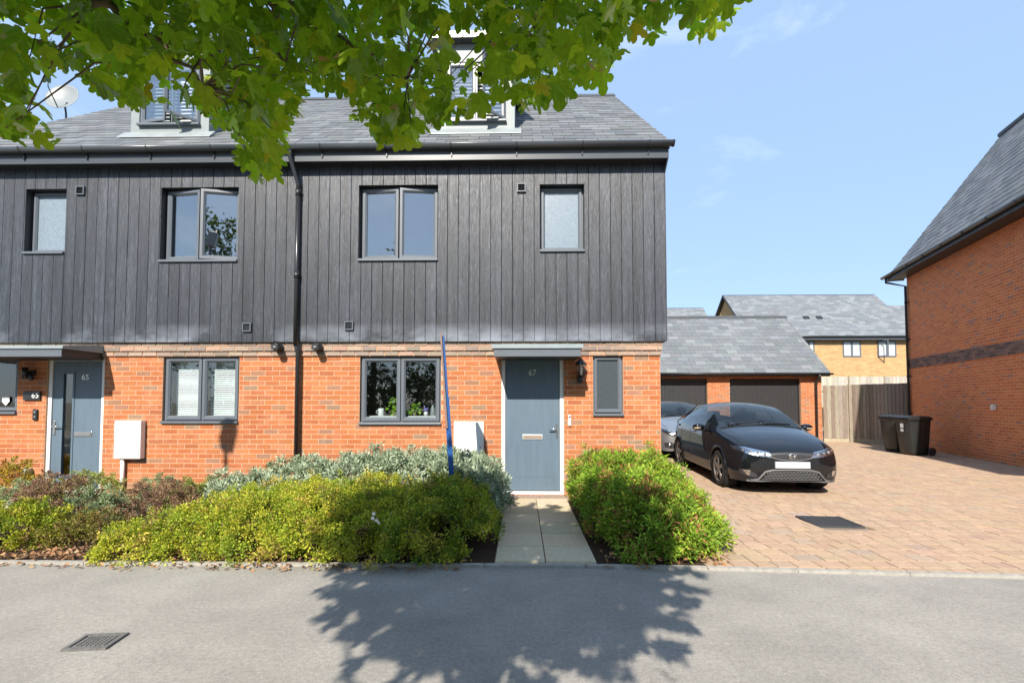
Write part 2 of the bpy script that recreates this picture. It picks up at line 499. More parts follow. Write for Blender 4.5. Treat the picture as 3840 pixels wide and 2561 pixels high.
# ------------------------------------------------------------------ windows
def window(parent, xa, xb, za, zb, Y, n=1, swing=(), pane_mat=None, sill=True, bw=0.055, recess=0.13, sash_bw=0.062, sill_out=0.04, sash=None):
    """opening xa..xb, za..zb in a wall whose face is at Y. swing: opening angle of each sash (deg), hinged on its outer side"""
    y0, y1 = Y + recess, Y + recess + 0.07
    m = MB(); e = 0.002
    m.box(xa+e, xa+bw, y0, y1, za+e, zb-e); m.box(xb-bw, xb-e, y0, y1, za+e, zb-e)
    m.box(xa+bw, xb-bw, y0, y1, zb-bw, zb-e); m.box(xa+bw, xb-bw, y0, y1, za+e, za+bw)
    iw = (xb - xa - 2*bw) / n
    for k in range(1, n): m.box(xa+bw+iw*k-0.02, xa+bw+iw*k+0.02, y0, y1-0.004, za+bw, zb-bw)
    w = m.build("window", M['frame'], parent)
    if sill:
        boxpart("sill", M['frame'], w, xa-0.005, xb+0.005, Y-sill_out, y0-0.002, za-0.032, za+0.006, bev=0.006)
    for k in range(n):
        a, b = xa+bw+iw*k + (0.004 if k == 0 else 0.008), xa+bw+iw*(k+1) - (0.004 if k == n-1 else 0.008)
        if sash is None:
            sa, sb, sz0, sz1 = a-0.03, b+0.03, za+bw-0.03, zb-bw+0.03
            if n > 1 and k > 0: sa = a
            if n > 1 and k < n-1: sb = b
        ang = R(swing[k]) if k < len(swing) else 0.0
        hinge = sa if k == 0 else sb
        sgn = -1 if k == 0 else 1
        if n == 1: hinge, sgn = sa, -1
        xf = Matrix.Translation((hinge, y0, 0)) @ Matrix.Rotation(sgn * ang, 4, 'Z') @ Matrix.Translation((-hinge, -y0, 0)) if ang else None
        m = MB(xf); ys, ye = y0 - 0.028, y0 - 0.002; s = sash_bw
        # a bevelled profile: outer flat, inner slope towards the glass
        for (p, q, r, t) in ((sa, sb, sz0, sz1),):
            o = [(p, r), (q, r), (q, t), (p, t)]; i = [(p+s, r+s), (q-s, r+s), (q-s, t-s), (p+s, t-s)]; mid = [(p+s*.6, r+s*.6), (q-s*.6, r+s*.6), (q-s*.6, t-s*.6), (p+s*.6, t-s*.6)]
            for j in range(4):
                l = (j + 1) % 4
                m.poly([(o[j][0], ye, o[j][1]), (o[l][0], ye, o[l][1]), (o[l][0], ys, o[l][1]), (o[j][0], ys, o[j][1])])
                m.poly([(o[j][0], ys, o[j][1]), (o[l][0], ys, o[l][1]), (mid[l][0], ys, mid[l][1]), (mid[j][0], ys, mid[j][1])])
                m.poly([(mid[j][0], ys, mid[j][1]), (mid[l][0], ys, mid[l][1]), (i[l][0], ye-0.004, i[l][1]), (i[j][0], ye-0.004, i[j][1])])
                m.poly([(o[j][0], ye, o[j][1]), (i[j][0], ye+0.03, i[j][1]), (i[l][0], ye+0.03, i[l][1]), (o[l][0], ye, o[l][1])])
                m.poly([(i[j][0], ye-0.004, i[j][1]), (i[l][0], ye-0.004, i[l][1]), (i[l][0], ye+0.03, i[l][1]), (i[j][0], ye+0.03, i[j][1])])
        m.build("casement", M['frame'], w)
        m = MB(xf); m.box(sa+s-0.003, sb-s+0.003, ye+0.006, ye+0.012, sz0+s-0.003, sz1-s+0.003)
        m.build("pane", pane_mat or M['glass'], w)
    return w
# ------------------------------------------------------------------ ground, road, beds, drive
def asphalt():
    t = NT("asphalt")
    agg = t.noise(95, 5, 0.8); med = t.noise(34, 4, 0.6); big = t.noise(0.55, 4, 0.6, (1, 1.8, 1)); pat = t.noise(2.3, 5, 0.65)
    c = t.ramp(agg, (0.30, (0.205, 0.191, 0.172)), (0.52, (0.29, 0.270, 0.240)), (0.75, (0.41, 0.385, 0.342)))
    c = t.mix(1.0, c, t.ramp(med, (0.3, 0.84), (0.7, 1.15)), 'MULTIPLY')
    c = t.mix(1.0, c, t.ramp(big, (0.3, 0.86), (0.7, 1.12)), 'MULTIPLY')
    c = t.mix(1.0, c, t.ramp(pat, (0.35, 0.90), (0.65, 1.06)), 'MULTIPLY')
    t.bump(agg, 0.55, 0.006)
    return t.done(c, 0.9, spec=0.3)
M['asphalt'] = asphalt()
def soil():
    t = NT("bark_mulch")
    a = t.noise(42, 6, 0.7, (1, 1.6, 1), 0.6)
    t.bump(a, 1.0, 0.03)
    return t.done(t.ramp(a, (0.3, (0.022, 0.014, 0.010)), (0.55, (0.075, 0.045, 0.030)), (0.8, (0.16, 0.095, 0.06))), 0.95, spec=0.2)
M['soil'] = soil()
M['verge'] = plain("rough_ground", (0.16, 0.15, 0.11), 0.95, vary=0.3, scale=0.8)

def sheet(name, pts, z, mat):
    m = MB(); m.poly([(x, y, z) for x, y in pts]); return m.build(name, mat, None, kind='structure')
sheet("ground", [(-600, -600), (600, -600), (600, 600), (-600, 600)], -0.03, M['verge'])
YK = 4.235
KX0, KY1 = 1.15, 4.04                       # right of KX0 the kerb line swings slightly towards the camera
KX1 = 4.4
def kerb_y(x): return YK if x < KX0 else YK + (KY1 - YK) * (x - KX0) / (KX1 - KX0)
road = sheet("road", [(-40, -9), (40, -9), (40, kerb_y(40)), (KX0, YK), (-40, YK)], 0.0, M['asphalt'])
sheet("opposite_verge", [(-60, -30), (60, -30), (60, -9), (-60, -9)], 0.004, M['verge'])
bed = sheet("planting_bed", [(-13, YK), (KX0, YK), (2.25, kerb_y(2.25)), (2.25, 7.4), (-13, 7.4)], 0.018, M['soil'])
# flush concrete edging along the road
M['kerb'] = plain("edging_concrete", (0.31, 0.292, 0.26), 0.9, vary=0.25, scale=20, bump=0.3)
kerb = MB(); kerb.box(-13.2, -13.1, YK, YK + 0.05, -0.02, 0.02); kerb = kerb.build("kerb", M['kerb'], None, kind='structure')
x = -13.0
while x < 14:
    w_ = 0.905; y0, y1 = kerb_y(x + 0.002), kerb_y(x + w_)
    m = MB(); z1 = 0.026
    a, b = x + 0.003, x + w_ - 0.003
    for (p, q) in ((0, 0),):
        m.prism([(a, y0 - 0.004), (b, y1 - 0.004), (b, y1 + 0.045), (a, y0 + 0.045)], 'z', -0.02, z1)
    m.build("edging_stone", M['kerb'], kerb)
    x += w_

# driveway of small blocks
M['paver_o'] = plain("paver_o", 'obj', 0.9, vary=0.16, scale=26, bump=0.35, bscale=90, spec=0.25)
M['paver_a'] = plain("paver_a", 'attr', 0.9, vary=0.16, scale=26, bump=0.35, bscale=90, spec=0.25)
M['sand'] = plain("joint_sand", (0.20, 0.155, 0.11), 0.95, vary=0.2, scale=30)
drive = sheet("driveway", [(1.75, kerb_y(1.75) + 0.045), (19, kerb_y(19) + 0.045), (19, 19.6), (2.0, 19.6)], 0.006, M['sand'])
PAV = [(0.41, 0.289, 0.198), (0.405, 0.283, 0.194), (0.395, 0.272, 0.189), (0.416, 0.296, 0.199), (0.392, 0.285, 0.201), (0.388, 0.268, 0.19), (0.364, 0.279, 0.21), (0.42, 0.302, 0.201)]
PAVW = [5, 5, 3, 4, 3, 2, 1.3, 2]
COVER = (3.47, 4.00, 5.60, 6.10)
prects = []
row = 0; y = 3.72; RD = 0.173
while y < 17.6:
    u = 1.8 + random.uniform(-0.2, 0); odd = row % 2
    while u < 14.5:
        wd = random.choice((0.173, 0.208, 0.208, 0.242))
        lim = kerb_y(u + wd / 2) + 0.05
        a, b, c, d = u + 0.002, u + wd - 0.002, max(y, lim) + 0.002, y + RD - 0.002
        if d - c > 0.03:
            for (s, e) in cut(a, b, c, d, [(COVER[0]-0.02, COVER[1]+0.02, COVER[2]-0.02, COVER[3]+0.02)]):
                if e - s > 0.02: prects.append((s, e, c, d))
        u += wd
    y += RD; row += 1
lay("paver", prects, lambda u, v: (u, v, 0.004), 0.0, drive, M['paver_o'], M['paver_a'], PAV, PAVW, 0.020, 300, lambda c, v: -c.y * 3, 0.004, -math.pi / 2, 0.0012)

# paving slabs of the two front paths
M['slab'] = plain("path_slab", 'obj', 0.9, vary=0.17, scale=34, bump=0.3, bscale=120, spec=0.25)
def path(x0, nx, y1, ny):
    base = sheet("path", [(x0 - 0.01, YK + 0.051), (x0 + 0.458 * nx, YK + 0.051), (x0 + 0.458 * nx, y1), (x0 - 0.01, y1)], 0.022, M['sand'])
    for i in range(nx):
        for j in range(ny):
            a, c = x0 + 0.458 * i, y1 - 0.458 * (j + 1)
            if c + 0.42 < YK + 0.05: continue
            if c < YK + 0.045: c2 = YK + 0.052
            else: c2 = c
            me = piece_mesh(0.452, c + 0.454 - c2, 0.018 + random.choice((0, 0.002)), M['slab'], "slab", 0.003)
            link("slab", me, base, (a, c2, 0.024), (-math.pi / 2, 0, 0), None, jit((0.50, 0.425, 0.295), 0.08))
path(-0.235, 2, 7.02, 7)
path(-7.82, 2, 7.02, 7)

# iron covers
M['iron'] = plain("cast_iron_cover", (0.055, 0.057, 0.062), 0.65, metal=0.3, vary=0.3, scale=30, bump=0.6, bscale=120)
def cover(x0, x1, y0, y1, z, rot, label, n, mat):
    c = Vector(((x0+x1)/2, (y0+y1)/2, 0)); xf = Matrix.Translation(c) @ Matrix.Rotation(rot, 4, 'Z') @ Matrix.Translation(-c)
    e = empty("access_cover", (c.x, c.y, z), label, "drain cover")
    m = MB(xf); t = 0.022
    m.box(x0, x1, y0, y0+t, z-0.02, z+0.010); m.box(x0, x1, y1-t, y1, z-0.02, z+0.010); m.box(x0, x0+t, y0+t, y1-t, z-0.02, z+0.010); m.box(x1-t, x1, y0+t, y1-t, z-0.02, z+0.010)
    m.build("frame", mat, e)
    m = MB(xf); g = 0.005
    m.box(x0+t+g, x1-t-g, y0+t+g, y1-t-g, z-0.02, z+0.004)
    sx, sy = (x1-x0-2*t-0.03)/n, (y1-y0-2*t-0.03)/n
    for i in range(n):
        for j in range(n):
            u, v = x0+t+0.015+sx*(i+0.15), y0+t+0.015+sy*(j+0.15)
            m.box(u, u+sx*0.7, v, v+sy*0.7, z+0.004, z+0.010)
    m.build("lid", mat, e)
cover(*COVER, 0.018, R(-4), "square iron inspection cover set into the block paving drive", 16, M['iron'])
M['worn'] = plain("worn_iron", (0.13, 0.128, 0.122), 0.8, vary=0.3, scale=40, bump=0.6, bscale=150)
q = [G(327, 2376), G(490, 2373), G(392, 2437), G(265, 2438)]
cover(q[0].x + 0.03, q[0].x + 0.28, 2.79, 2.98, 0.004, R(6), "small worn iron tap cover set into the grey road", 7, M['worn'])
# ------------------------------------------------------------------ the pair of houses
YB, YC = 7.20, 7.10                 # brick face, cladding face
XP = FX(1115, YB)                   # party line
XR = FX(2477, YB)                   # right corner of the brickwork
XL = 2 * XP - XR
ZT = 2.175; ZC = 2.40               # top of the red brick, foot of the boards
ZS = 5.115                          # soffit
EAVE_Y, EAVE_Z, PITCH_R = 6.89, 5.335, math.atan(0.834)
RIDGE_Y = 11.0
RIDGE_Z = EAVE_Z + 0.834 * (RIDGE_Y - EAVE_Y)
def rect(xa, xb, ya, yb, Y): return (FX(xa, Y, (ya+yb)/2), FX(xb, Y, (ya+yb)/2), FZ(yb, Y, (xa+xb)/2), FZ(ya, Y, (xa+xb)/2))
WG67 = rect(1349, 1654, 1335, 1585, YB); WS67 = rect(2224, 2337, 1335, 1552, YB); D67 = (FX(1879, YB), FX(2115, YB), 0.06, ZT)
WU67 = rect(1345, 1642, 694, 972, YC); WB67 = rect(2025, 2191, 691, 938, YC)
WG65 = rect(610, 896, 1335, 1580, YB); WS65 = rect(-70, 67, 1335, 1545, YB); D65 = (FX(173, YB), FX(389, YB), 0.06, ZT)
WU65 = rect(602, 892, 703, 976, YC); WB65 = rect(93, 243, 709, 946, YC)
WG67 = (*WG67[:3], ZT); WS67 = (*WS67[:3], ZT); WG65 = (*WG65[:3], ZT); WS65 = (*WS65[:3], ZT)

M['door'] = plain("slate_blue_door", (0.100, 0.142, 0.185), 0.42, vary=0.10, scale=5, bump=0.12, bscale=40, stretch=(3, 3, 0.4))
M['number'] = plain("brushed_numerals", (0.62, 0.63, 0.62), 0.35, metal=0.6, vary=0)
M['gable'] = plain("gable_boarding", (0.06, 0.063, 0.07), 0.6, vary=0.2, scale=6)
M['step'] = plain("door_step", (0.27, 0.20, 0.15), 0.9, vary=0.2, scale=20, bump=0.3)

def house(x0, x1, label, gops, uops, fine, side):
    hs = empty("house", ((x0+x1)/2, YB + 2, 0), label, "house", None)
    # ground floor: mortar core with bricks laid on it
    m = MB(); wall_sheet(m, x0, x1, -0.05, ZT, YB, gops, 0.22)
    wall = m.build("wall", M['mortar'], hs)
    rects = courses(x0, x1, 0.0, ZT, gops)
    lay("brick", rects, lambda u, v: (u, YB, v), 0.0, wall, M['brick_o'], M['brick_a'], BRICK_COLS, BRICK_W, 0.0035, 300, lambda c, v: (c.z - 1.0) * 2 if c.z < 2.2 else 0)
    # corbelled grey courses under the boards
    m = MB(); m.box(x0, x1 + (0.02 if side > 0 else 0), YB - 0.045, YB + 0.2, ZT + 0.075, ZC); m.box(x0, x1, YB - 0.022, YB + 0.2, ZT - 0.001, ZT + 0.075)
    cb = m.build("corbel", M['mortar'], hs)
    lay("brick", courses(x0, x1 + (0.015 if side > 0 else 0), ZT, ZT + 0.075, []), lambda u, v: (u, YB - 0.022, v), 0, cb, M['brick_o'], M['brick_a'], GREY_COLS, None, 0.010)
    lay("brick", courses(x0, x1 + (0.03 if side > 0 else 0), ZT + 0.075, ZT + 0.225, [], start=1), lambda u, v: (u, YB - 0.045, v), 0, cb, M['brick_o'], M['brick_a'], GREY_COLS, None, 0.010)
    # boarded upper floor
    cx0, cx1 = (x0, x1 + 0.075) if side > 0 else (x0 - 0.075, x1)
    m = MB(); wall_sheet(m, cx0, cx1, ZC, ZS + 0.05, YC + 0.02, uops, 0.16)
    m.poly([(cx0, YC + 0.02, ZC), (cx1, YC + 0.02, ZC), (cx1, YB + 0.1, ZC), (cx0, YB + 0.1, ZC)])
    cl = m.build("cladding", M['soffit'], hs)
    n = round((cx1 - cx0) / 0.168); bw = (cx1 - cx0) / n
    for k in range(n):
        a, b = cx0 + k * bw + 0.0022, cx0 + (k + 1) * bw - 0.0022
        spans = [(ZC - 0.012, ZS + 0.002)]
        bl = [(a, b)]
        pieces = []
        hit = [o for o in uops if o[0] < b - 0.012 and o[1] > a + 0.012]
        if not hit: pieces = [(a, b, *spans[0])]
        else:
            for o in hit:
                pieces += [(a, b, spans[0][0], o[2]), (a, b, o[3], spans[0][1])]
                if o[0] > a + 0.012: pieces.append((a, o[0], o[2], o[3]))
                if o[1] < b - 0.012: pieces.append((o[1], b, o[2], o[3]))
        tint = random.uniform(0.82, 1.18); tb = (tint, tint, tint * random.uniform(0.98, 1.05))
        for (p, q, r, s) in pieces:
            mb = MB(); d = random.uniform(0, 0.002); y0 = YC + d
            i = 0.004
            pts = [(p, YC+0.018), (p, y0+i), (p+i, y0), (q-i, y0), (q, y0+i), (q, YC+0.018)]
            mb.prism(pts[::-1], 'z', r, s)
            o_ = mb.build("board", M['clad'], cl); o_.color = (*tb, 1)
    # corner trim of the outer end, gables and back
    ox = cx1 if side > 0 else cx0
    xi = x1 if side > 0 else x0
    m = MB(); s_ = side
    gw = [(YB + 0.004, 0.0), (2*RIDGE_Y - YB, 0.0), (2*RIDGE_Y - YB, ZS), (RIDGE_Y, RIDGE_Z - 0.12), (YB + 0.004, ZS)]
    m.prism(gw, 'x', xi - s_*0.2, xi)
    m.box(x0, x1, 2*RIDGE_Y - YB - 0.2, 2*RIDGE_Y - YB - 0.002, 0, ZS)
    m.build("side_wall", M['mortar'], hs)
    m = MB(); m.prism([(YC + 0.004, ZC - 0.012), (RIDGE_Y + 3.8, ZC - 0.012), (RIDGE_Y + 3.8, ZS), (RIDGE_Y, RIDGE_Z - 0.15), (YC + 0.004, ZS)], 'x', min(ox, ox + s_*0.012) if s_ > 0 else ox - 0.012, ox + 0.012 if s_ > 0 else ox)
    m.build("side_boarding", M['gable'], hs)
    # floors, ceilings and a partition behind the windows
    m = MB(); ix0, ix1 = x0 + (0.0 if side > 0 else 0.21), x1 - (0.21 if side > 0 else 0.0)
    m.box(ix0, ix1, YB + 0.24, YB + 5, 2.42, 2.62); m.box(ix0, ix1, YB + 0.24, YB + 5, 4.97, 5.06); m.box(ix0, ix1, YB + 0.24, YB + 5, 0.0, 0.1)
    m.box(ix0, ix1, YB + 4.2, YB + 4.3, 0.0, 5.0)
    for px in fine: m.box(px, px + 0.1, YB + 0.24, YB + 4.2, 0.1, 4.97)
    m.build("rooms", M['room'], hs)
    # fascia, soffit, gutter
    ex0, ex1 = (x0, x1 + 0.085) if side > 0 else (x0 - 0.085, x1)
    boxpart("soffit", M['soffit'], hs, ex0, ex1, 6.945, YC + 0.03, ZS, ZS + 0.012)
    m = MB(); m.bbox(ex0, ex1, 6.925, 6.944, ZS - 0.012, EAVE_Z - 0.01, 0.003)
    m.build("fascia", M['fascia'], hs)
    if side > 0: part("fascia_return", M['fascia'], hs, lambda m: m.prism([(6.946, ZS - 0.012), (YC + 0.02, ZS - 0.17), (YC + 0.06, ZS - 0.17), (YC + 0.4, EAVE_Z + 0.2), (6.946, EAVE_Z)], 'x', ex1 - 0.019, ex1))
    m = MB(); gy, gz, gr = 6.866, 5.318, 0.057
    gx0, gx1 = (x0, x1 + 0.135) if side > 0 else (x0 - 0.135, x1)
    arc = [(gy + gr*math.cos(a), gz + gr*1.25*math.sin(a)) for a in [math.pi + math.pi*k/12 for k in range(13)]]
    inn = [(gy + (gr-0.004)*math.cos(a), gz + (gr*1.25-0.004)*math.sin(a)) for a in [math.pi + math.pi*k/12 for k in range(13)]]
    m.prism(arc + inn[::-1], 'x', gx0, gx1, True)
    gt = m.build("gutter", M['fascia'], hs)
    cap = gx1 if side > 0 else gx0
    part("stop_end", M['blackpl'], gt, lambda m: m.prism([(gy + (gr+0.004)*math.cos(a), gz + (gr*1.25+0.004)*math.sin(a)) for a in [math.pi + math.pi*k/12 for k in range(13)]], 'x', cap - 0.012, cap + 0.012))
    step = 0.98; u = x0 + 0.45
    while u < x1:
        m = MB(); big = [(gy + (gr+0.004)*math.cos(a), gz + 0.004 + (gr*1.25+0.006)*math.sin(a)) for a in [math.pi + math.pi*k/10 for k in range(11)]]
        sml = [(gy + (gr+0.0005)*math.cos(a), gz + 0.004 + (gr*1.25+0.001)*math.sin(a)) for a in [math.pi + math.pi*k/10 for k in range(11)]]
        m.prism(big + sml[::-1], 'x', u - 0.008, u + 0.008); m.box(u - 0.008, u + 0.008, 6.905, 6.9245, gz - 0.16, gz - 0.02)
        m.build("gutter_bracket", M['blackpl'], gt); u += step
    # roof
    rx0, rx1 = (x0, x1 + 0.10) if side > 0 else (x0 - 0.10, x1)
    L = (RIDGE_Y - EAVE_Y) / math.cos(PITCH_R)
    m = MB(); th = 0.10
    m.prism([(EAVE_Y + 0.03, EAVE_Z), (RIDGE_Y, RIDGE_Z), (2*RIDGE_Y - EAVE_Y, EAVE_Z), (2*RIDGE_Y - EAVE_Y, EAVE_Z - th), (RIDGE_Y, RIDGE_Z - th), (EAVE_Y + 0.03, EAVE_Z - th)], 'x', rx0, rx1 - 0.001)
    rf = m.build("roof", M['gable'], hs)
    slates(rf, rx0, rx1, lambda u, s: (u, EAVE_Y + s*math.cos(PITCH_R), EAVE_Z + s*math.sin(PITCH_R) + 0.004), PITCH_R, L, 0.235, 0.33)
    part("ridge_tile", M['gable'], rf, lambda m: m.prism([(RIDGE_Y - 0.14, RIDGE_Z - 0.09), (RIDGE_Y, RIDGE_Z + 0.055), (RIDGE_Y + 0.14, RIDGE_Z - 0.09)], 'x', rx0, rx1 + 0.01))
    return hs, rf

h67, roof67 = house(XP, XR, "end house with slate-blue front door numbered 67, dark boards above orange brick", [WG67, WS67, D67], [WU67, WB67], [FX(1760, YB)], 1)
h65, roof65 = house(XL, XP - 0.0005, "house with narrow-glazed front door numbered 65, dark boards above orange brick", [WG65, WS65, D65], [WU65, WB65], [FX(480, YB)], -1)
window(h67, *WG67, YB, 2, (), M['glass'], recess=0.05)
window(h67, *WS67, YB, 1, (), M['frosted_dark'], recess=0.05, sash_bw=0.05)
window(h67, *WU67, YC, 2, (5, 7), M['glass_up'], sill_out=0.03)
window(h67, *WB67, YC, 1, (), M['frosted'], sill_out=0.03, sash_bw=0.05)
window(h65, *WG65, YB, 2, (), M['glass'], recess=0.05)
window(h65, *WS65, YB, 1, (), M['glass'], recess=0.05, sash_bw=0.05)
window(h65, *WU65, YC, 2, (8, 12), M['glass_up'], sill_out=0.03)
window(h65, *WB65, YC, 1, (), M['frosted'], sill_out=0.03, sash_bw=0.05)

# blinds of number 65, slat by slat
def blind(parent, xa, xb, za, zb, Y, pitch=0.034, gap=0.02):
    b = boxpart("blind", M['blind'], parent, xa, xb, Y - 0.02, Y + 0.02, zb - 0.035, zb)
    me = None; z = zb - 0.05
    while z > za:
        if me is None:
            m = MB(); m.prism([(-0.013, -0.016), (-0.010, -0.017), (0.012, 0.012), (0.009, 0.014)], 'x', xa, xb); me = m.mesh("slat", M['blind'])
        link("slat", me, b, (0, Y, z)); z -= pitch
    return b
xm = (WG65[0] + WG65[1]) / 2
blind(h65, WG65[0] + 0.09, xm - 0.05, WG65[2] + 0.1, ZT - 0.07, YB + 0.18)
blind(h65, xm + 0.05, WG65[1] - 0.09, WG65[2] + 0.1, ZT - 0.07, YB + 0.18)

# front doors
def door(hs, D, num, handle_right, glazed):
    a, b, c, d = D; y0 = YB + 0.045; fw = 0.062
    m = MB()
    m.bbox(a+0.003, a+fw, y0-0.02, y0+0.06, c, d-0.003, 0.004); m.bbox(b-fw, b-0.003, y0-0.02, y0+0.06, c, d-0.003, 0.004); m.bbox(a+fw+0.0005, b-fw-0.0005, y0-0.02, y0+0.06, d-fw, d-0.003, 0.004)
    m.bbox(a+fw+0.0005, b-fw-0.0005, y0-0.04, y0+0.06, c, c+0.05, 0.004)
    fr = m.build("door_frame", M['white'], hs)
    la, lb, lc, ld = a+fw+0.004, b-fw-0.004, c+0.062, d-fw-0.004
    m = MB()
    if glazed:
        ga, gb, gc, gd = la + (lb-la)*0.215, la + (lb-la)*0.40, lc + (ld-lc)*0.10, ld - (ld-lc)*0.10
        wall_sheet(m, la, lb, lc, ld, y0, [(ga, gb, gc, gd)], 0.03)
        m.box(la, lb, y0 + 0.034, y0 + 0.04, lc, ld) if False else None
    else:
        m.bbox(la, lb, y0, y0+0.044, lc, ld, 0.002)
    dr = m.build("door", M['door'], hs)
    if glazed:
        m = MB(); e = 0.03
        for (p, q, r, s) in ((ga-e, ga, gc-e, gd+e), (gb, gb+e, gc-e, gd+e), (ga, gb, gd, gd+e), (ga, gb, gc-e, gc)):
            m.bbox(p, q, y0-0.010, y0-0.0005, r, s, 0.004)
        m.build("glazing_bead", M['door'], dr)
        boxpart("pane", M['glass'], dr, ga, gb, y0+0.012, y0+0.018, gc, gd)
    else:
        m = MB(); g = 0.002                              # faint pressed panel lines
        zz = lc + 0.20
        m.box(la+0.1, lb-0.1, y0-0.0025, y0-0.0003, zz, zz+0.006); m.build("panel_line", M['door'], dr)
    cx = (la+lb)/2; lx = cx if not glazed else la + (lb-la)*0.635
    zl = FZ(1639 if not glazed else 1630, YB)
    m = MB(); w2 = 0.155 if not glazed else 0.145
    m.bbox(lx-w2, lx+w2, y0-0.010, y0-0.0005, zl-0.037, zl+0.037, 0.004)
    lbx = m.build("letterbox", M['chrome'] if glazed else M['number'], dr)
    boxpart("flap", M['chrome'] if glazed else M['step'], lbx, lx-w2+0.016, lx+w2-0.016, y0-0.014, y0-0.0105, zl-0.022, zl+0.022)
    hx = lb-0.04 if handle_right else la+0.04; s = -1 if handle_right else 1
    zh = FZ(1608 if handle_right else 1600, YB)
    m = MB(); m.bbox(hx-0.016, hx+0.016, y0-0.011, y0-0.0005, zh-0.14, zh+0.085, 0.005)
    m.tube([(hx, y0-0.01, zh), (hx, y0-0.05, zh), (hx + s*0.03, y0-0.055, zh), (hx + s*0.125, y0-0.055, zh-0.004)], [0.010, 0.010, 0.011, 0.009], 10)
    m.lathe([(0.009, -0.020), (0.009, -0.010)], (hx, y0, zh-0.09), 'y', 12)
    m.build("handle", M['chrome'], dr)
    me = text_mesh(num, 0.125, 0.003, M['number'])
    link("house_number", me, dr, (cx if not glazed else la + (lb-la)*0.65, y0-0.004, FZ(1398 if not glazed else 1413, YB)), (R(90), 0, 0))
    boxpart("step", M['step'], hs, a-0.05, b+0.05, 7.025, YB+0.05, -0.02, 0.058, bev=0.006)
door(h67, D67, "67", True, False)
door(h65, D65, "65", False, True)

# flat canopies over the doors
def canopy(hs, xa, xb, yf, zlo, zhi):
    m = MB(); z0, z1 = zlo, zlo + 0.105
    m.box(xa, xb, yf, YB - 0.012, z0 + 0.002, z1); m.box(xa + 0.02, xb - 0.02, yf + 0.02, YB - 0.013, z0, z0 + 0.0015)
    c = m.build("canopy", M['soffit'], hs)
    m = MB(); o = 0.035                                   # sheet top that falls to the front
    m.prism([(yf - o, z1 + 0.003), (YB - 0.05, z1 + 0.003), (YB - 0.05, zhi + 0.05), (yf - o + 0.02, zhi - 0.03), (yf - o, zhi - 0.045)], 'x', xa - o, xb + o)
    m.build("canopy_roof", M['canopy'], c)
    part("front_board", M['frame'], c, lambda m: m.bbox(xa - 0.002, xb + 0.002, yf - 0.014, yf - 0.001, z0 - 0.004, z1 - 0.001, 0.003))
YF = 6.53
canopy(h67, FX(1853, YF), FX(2178, YF), YF, FZ(1336, YF), FZ(1283, YF))
canopy(h65, FX(-330, YF), FX(227, YF), YF, FZ(1333, YF), FZ(1284, YF))

# dormers
def dormer(hs, xa, xb, swing):
    yf = 7.52; z0 = EAVE_Z + 0.834 * (yf - EAVE_Y) - 0.02; z1 = 7.36
    yb = EAVE_Y + (z1 - EAVE_Z) / 0.834 + 0.1
    wa, wb, wz0, wz1 = xa + 0.14, xb - 0.14, z0 + 0.22, z1 - 0.30
    m = MB(); wall_sheet(m, xa, xb, z0, z1, yf, [(wa, wb, wz0, wz1)], 0.12)
    for xx in (xa, xb): m.poly([(xx, yf, z0), (xx, yf, z1), (xx, yb, z1)])
    d = m.build("dormer", M['zinc'], hs)
    part("dormer_roof", M['fascia'], d, lambda m: m.bbox(xa - 0.12, xb + 0.12, yf - 0.14, yb + 0.1, z1, z1 + 0.13, 0.01))
    m = MB(); s = lambda y: EAVE_Z + 0.834 * (y - EAVE_Y) + 0.028
    m.prism([(yf - 0.14, s(yf - 0.14)), (yf - 0.002, s(yf)), (yf - 0.002, s(yf) + 0.05), (yf - 0.14, s(yf - 0.14) + 0.012)], 'x', xa - 0.11, xb + 0.11)
    m.build("flashing", M['lead'], d)
    w = window(d, wa, wb, wz0, wz1, yf, 2, swing, M['glass_up'], sill_out=0.06, recess=0.02)
    for o in list(w.children):          # keep to thing > part > sub-part
        put(o, d)
    put(w, d)
    m = MB(); m.box(wa, wb, yf + 0.5, yf + 0.52, wz0, wz1); m.build("room_back", M['room'], d)
    b = blind(hs, wa + 0.03, wb - 0.03, wz0 + 0.02, wz1 - 0.16, yf + 0.17, 0.062)
    return d
dormer(h67, FX(1640, 7.52, 400), FX(1930, 7.52, 400), (0, 42))
dormer(h65, FX(493, 7.52, 400), FX(785, 7.52, 400), (10, 42))

# downpipe on the party line
def downpipe(parent, x, y, ztop, zbot, swan=None, r=0.034, name="downpipe"):
    m = MB()
    if swan: m.tube([swan, (swan[0], swan[1], swan[2] - 0.10), (x, y, ztop + 0.03), (x, y, ztop - 0.08)], r, 12)
    m.tube([(x, y, ztop - 0.06), (x, y, zbot)], r, 14)
    dp = m.build(name, M['blackpl'], parent)
    z = ztop - 0.10
    while z > zbot + 0.2:
        m = MB(); m.lathe([(r + 0.001, -0.05), (r + 0.006, -0.05), (r + 0.006, 0.05), (r + 0.001, 0.05)], (x, y, z), 'z', 14)
        m.box(x - 0.055, x + 0.055, y + r + 0.002, y + r + 0.010, z - 0.014, z + 0.014)
        m.build("pipe_collar", M['blackpl'], dp); z -= 1.28
    return dp
xp = FX(1112, 7.02, 900)
downpipe(h67, xp, 7.045, 4.78, 2.33, (FX(1088, 6.87, 545), 6.87, 5.26))
m = MB(); m.tube([(xp, 7.046, 2.36), (xp + 0.004, 7.12, 2.22), (xp + 0.004, 7.125, 0.02)], 0.034, 14); m.build("downpipe", M['blackpl'], h67)
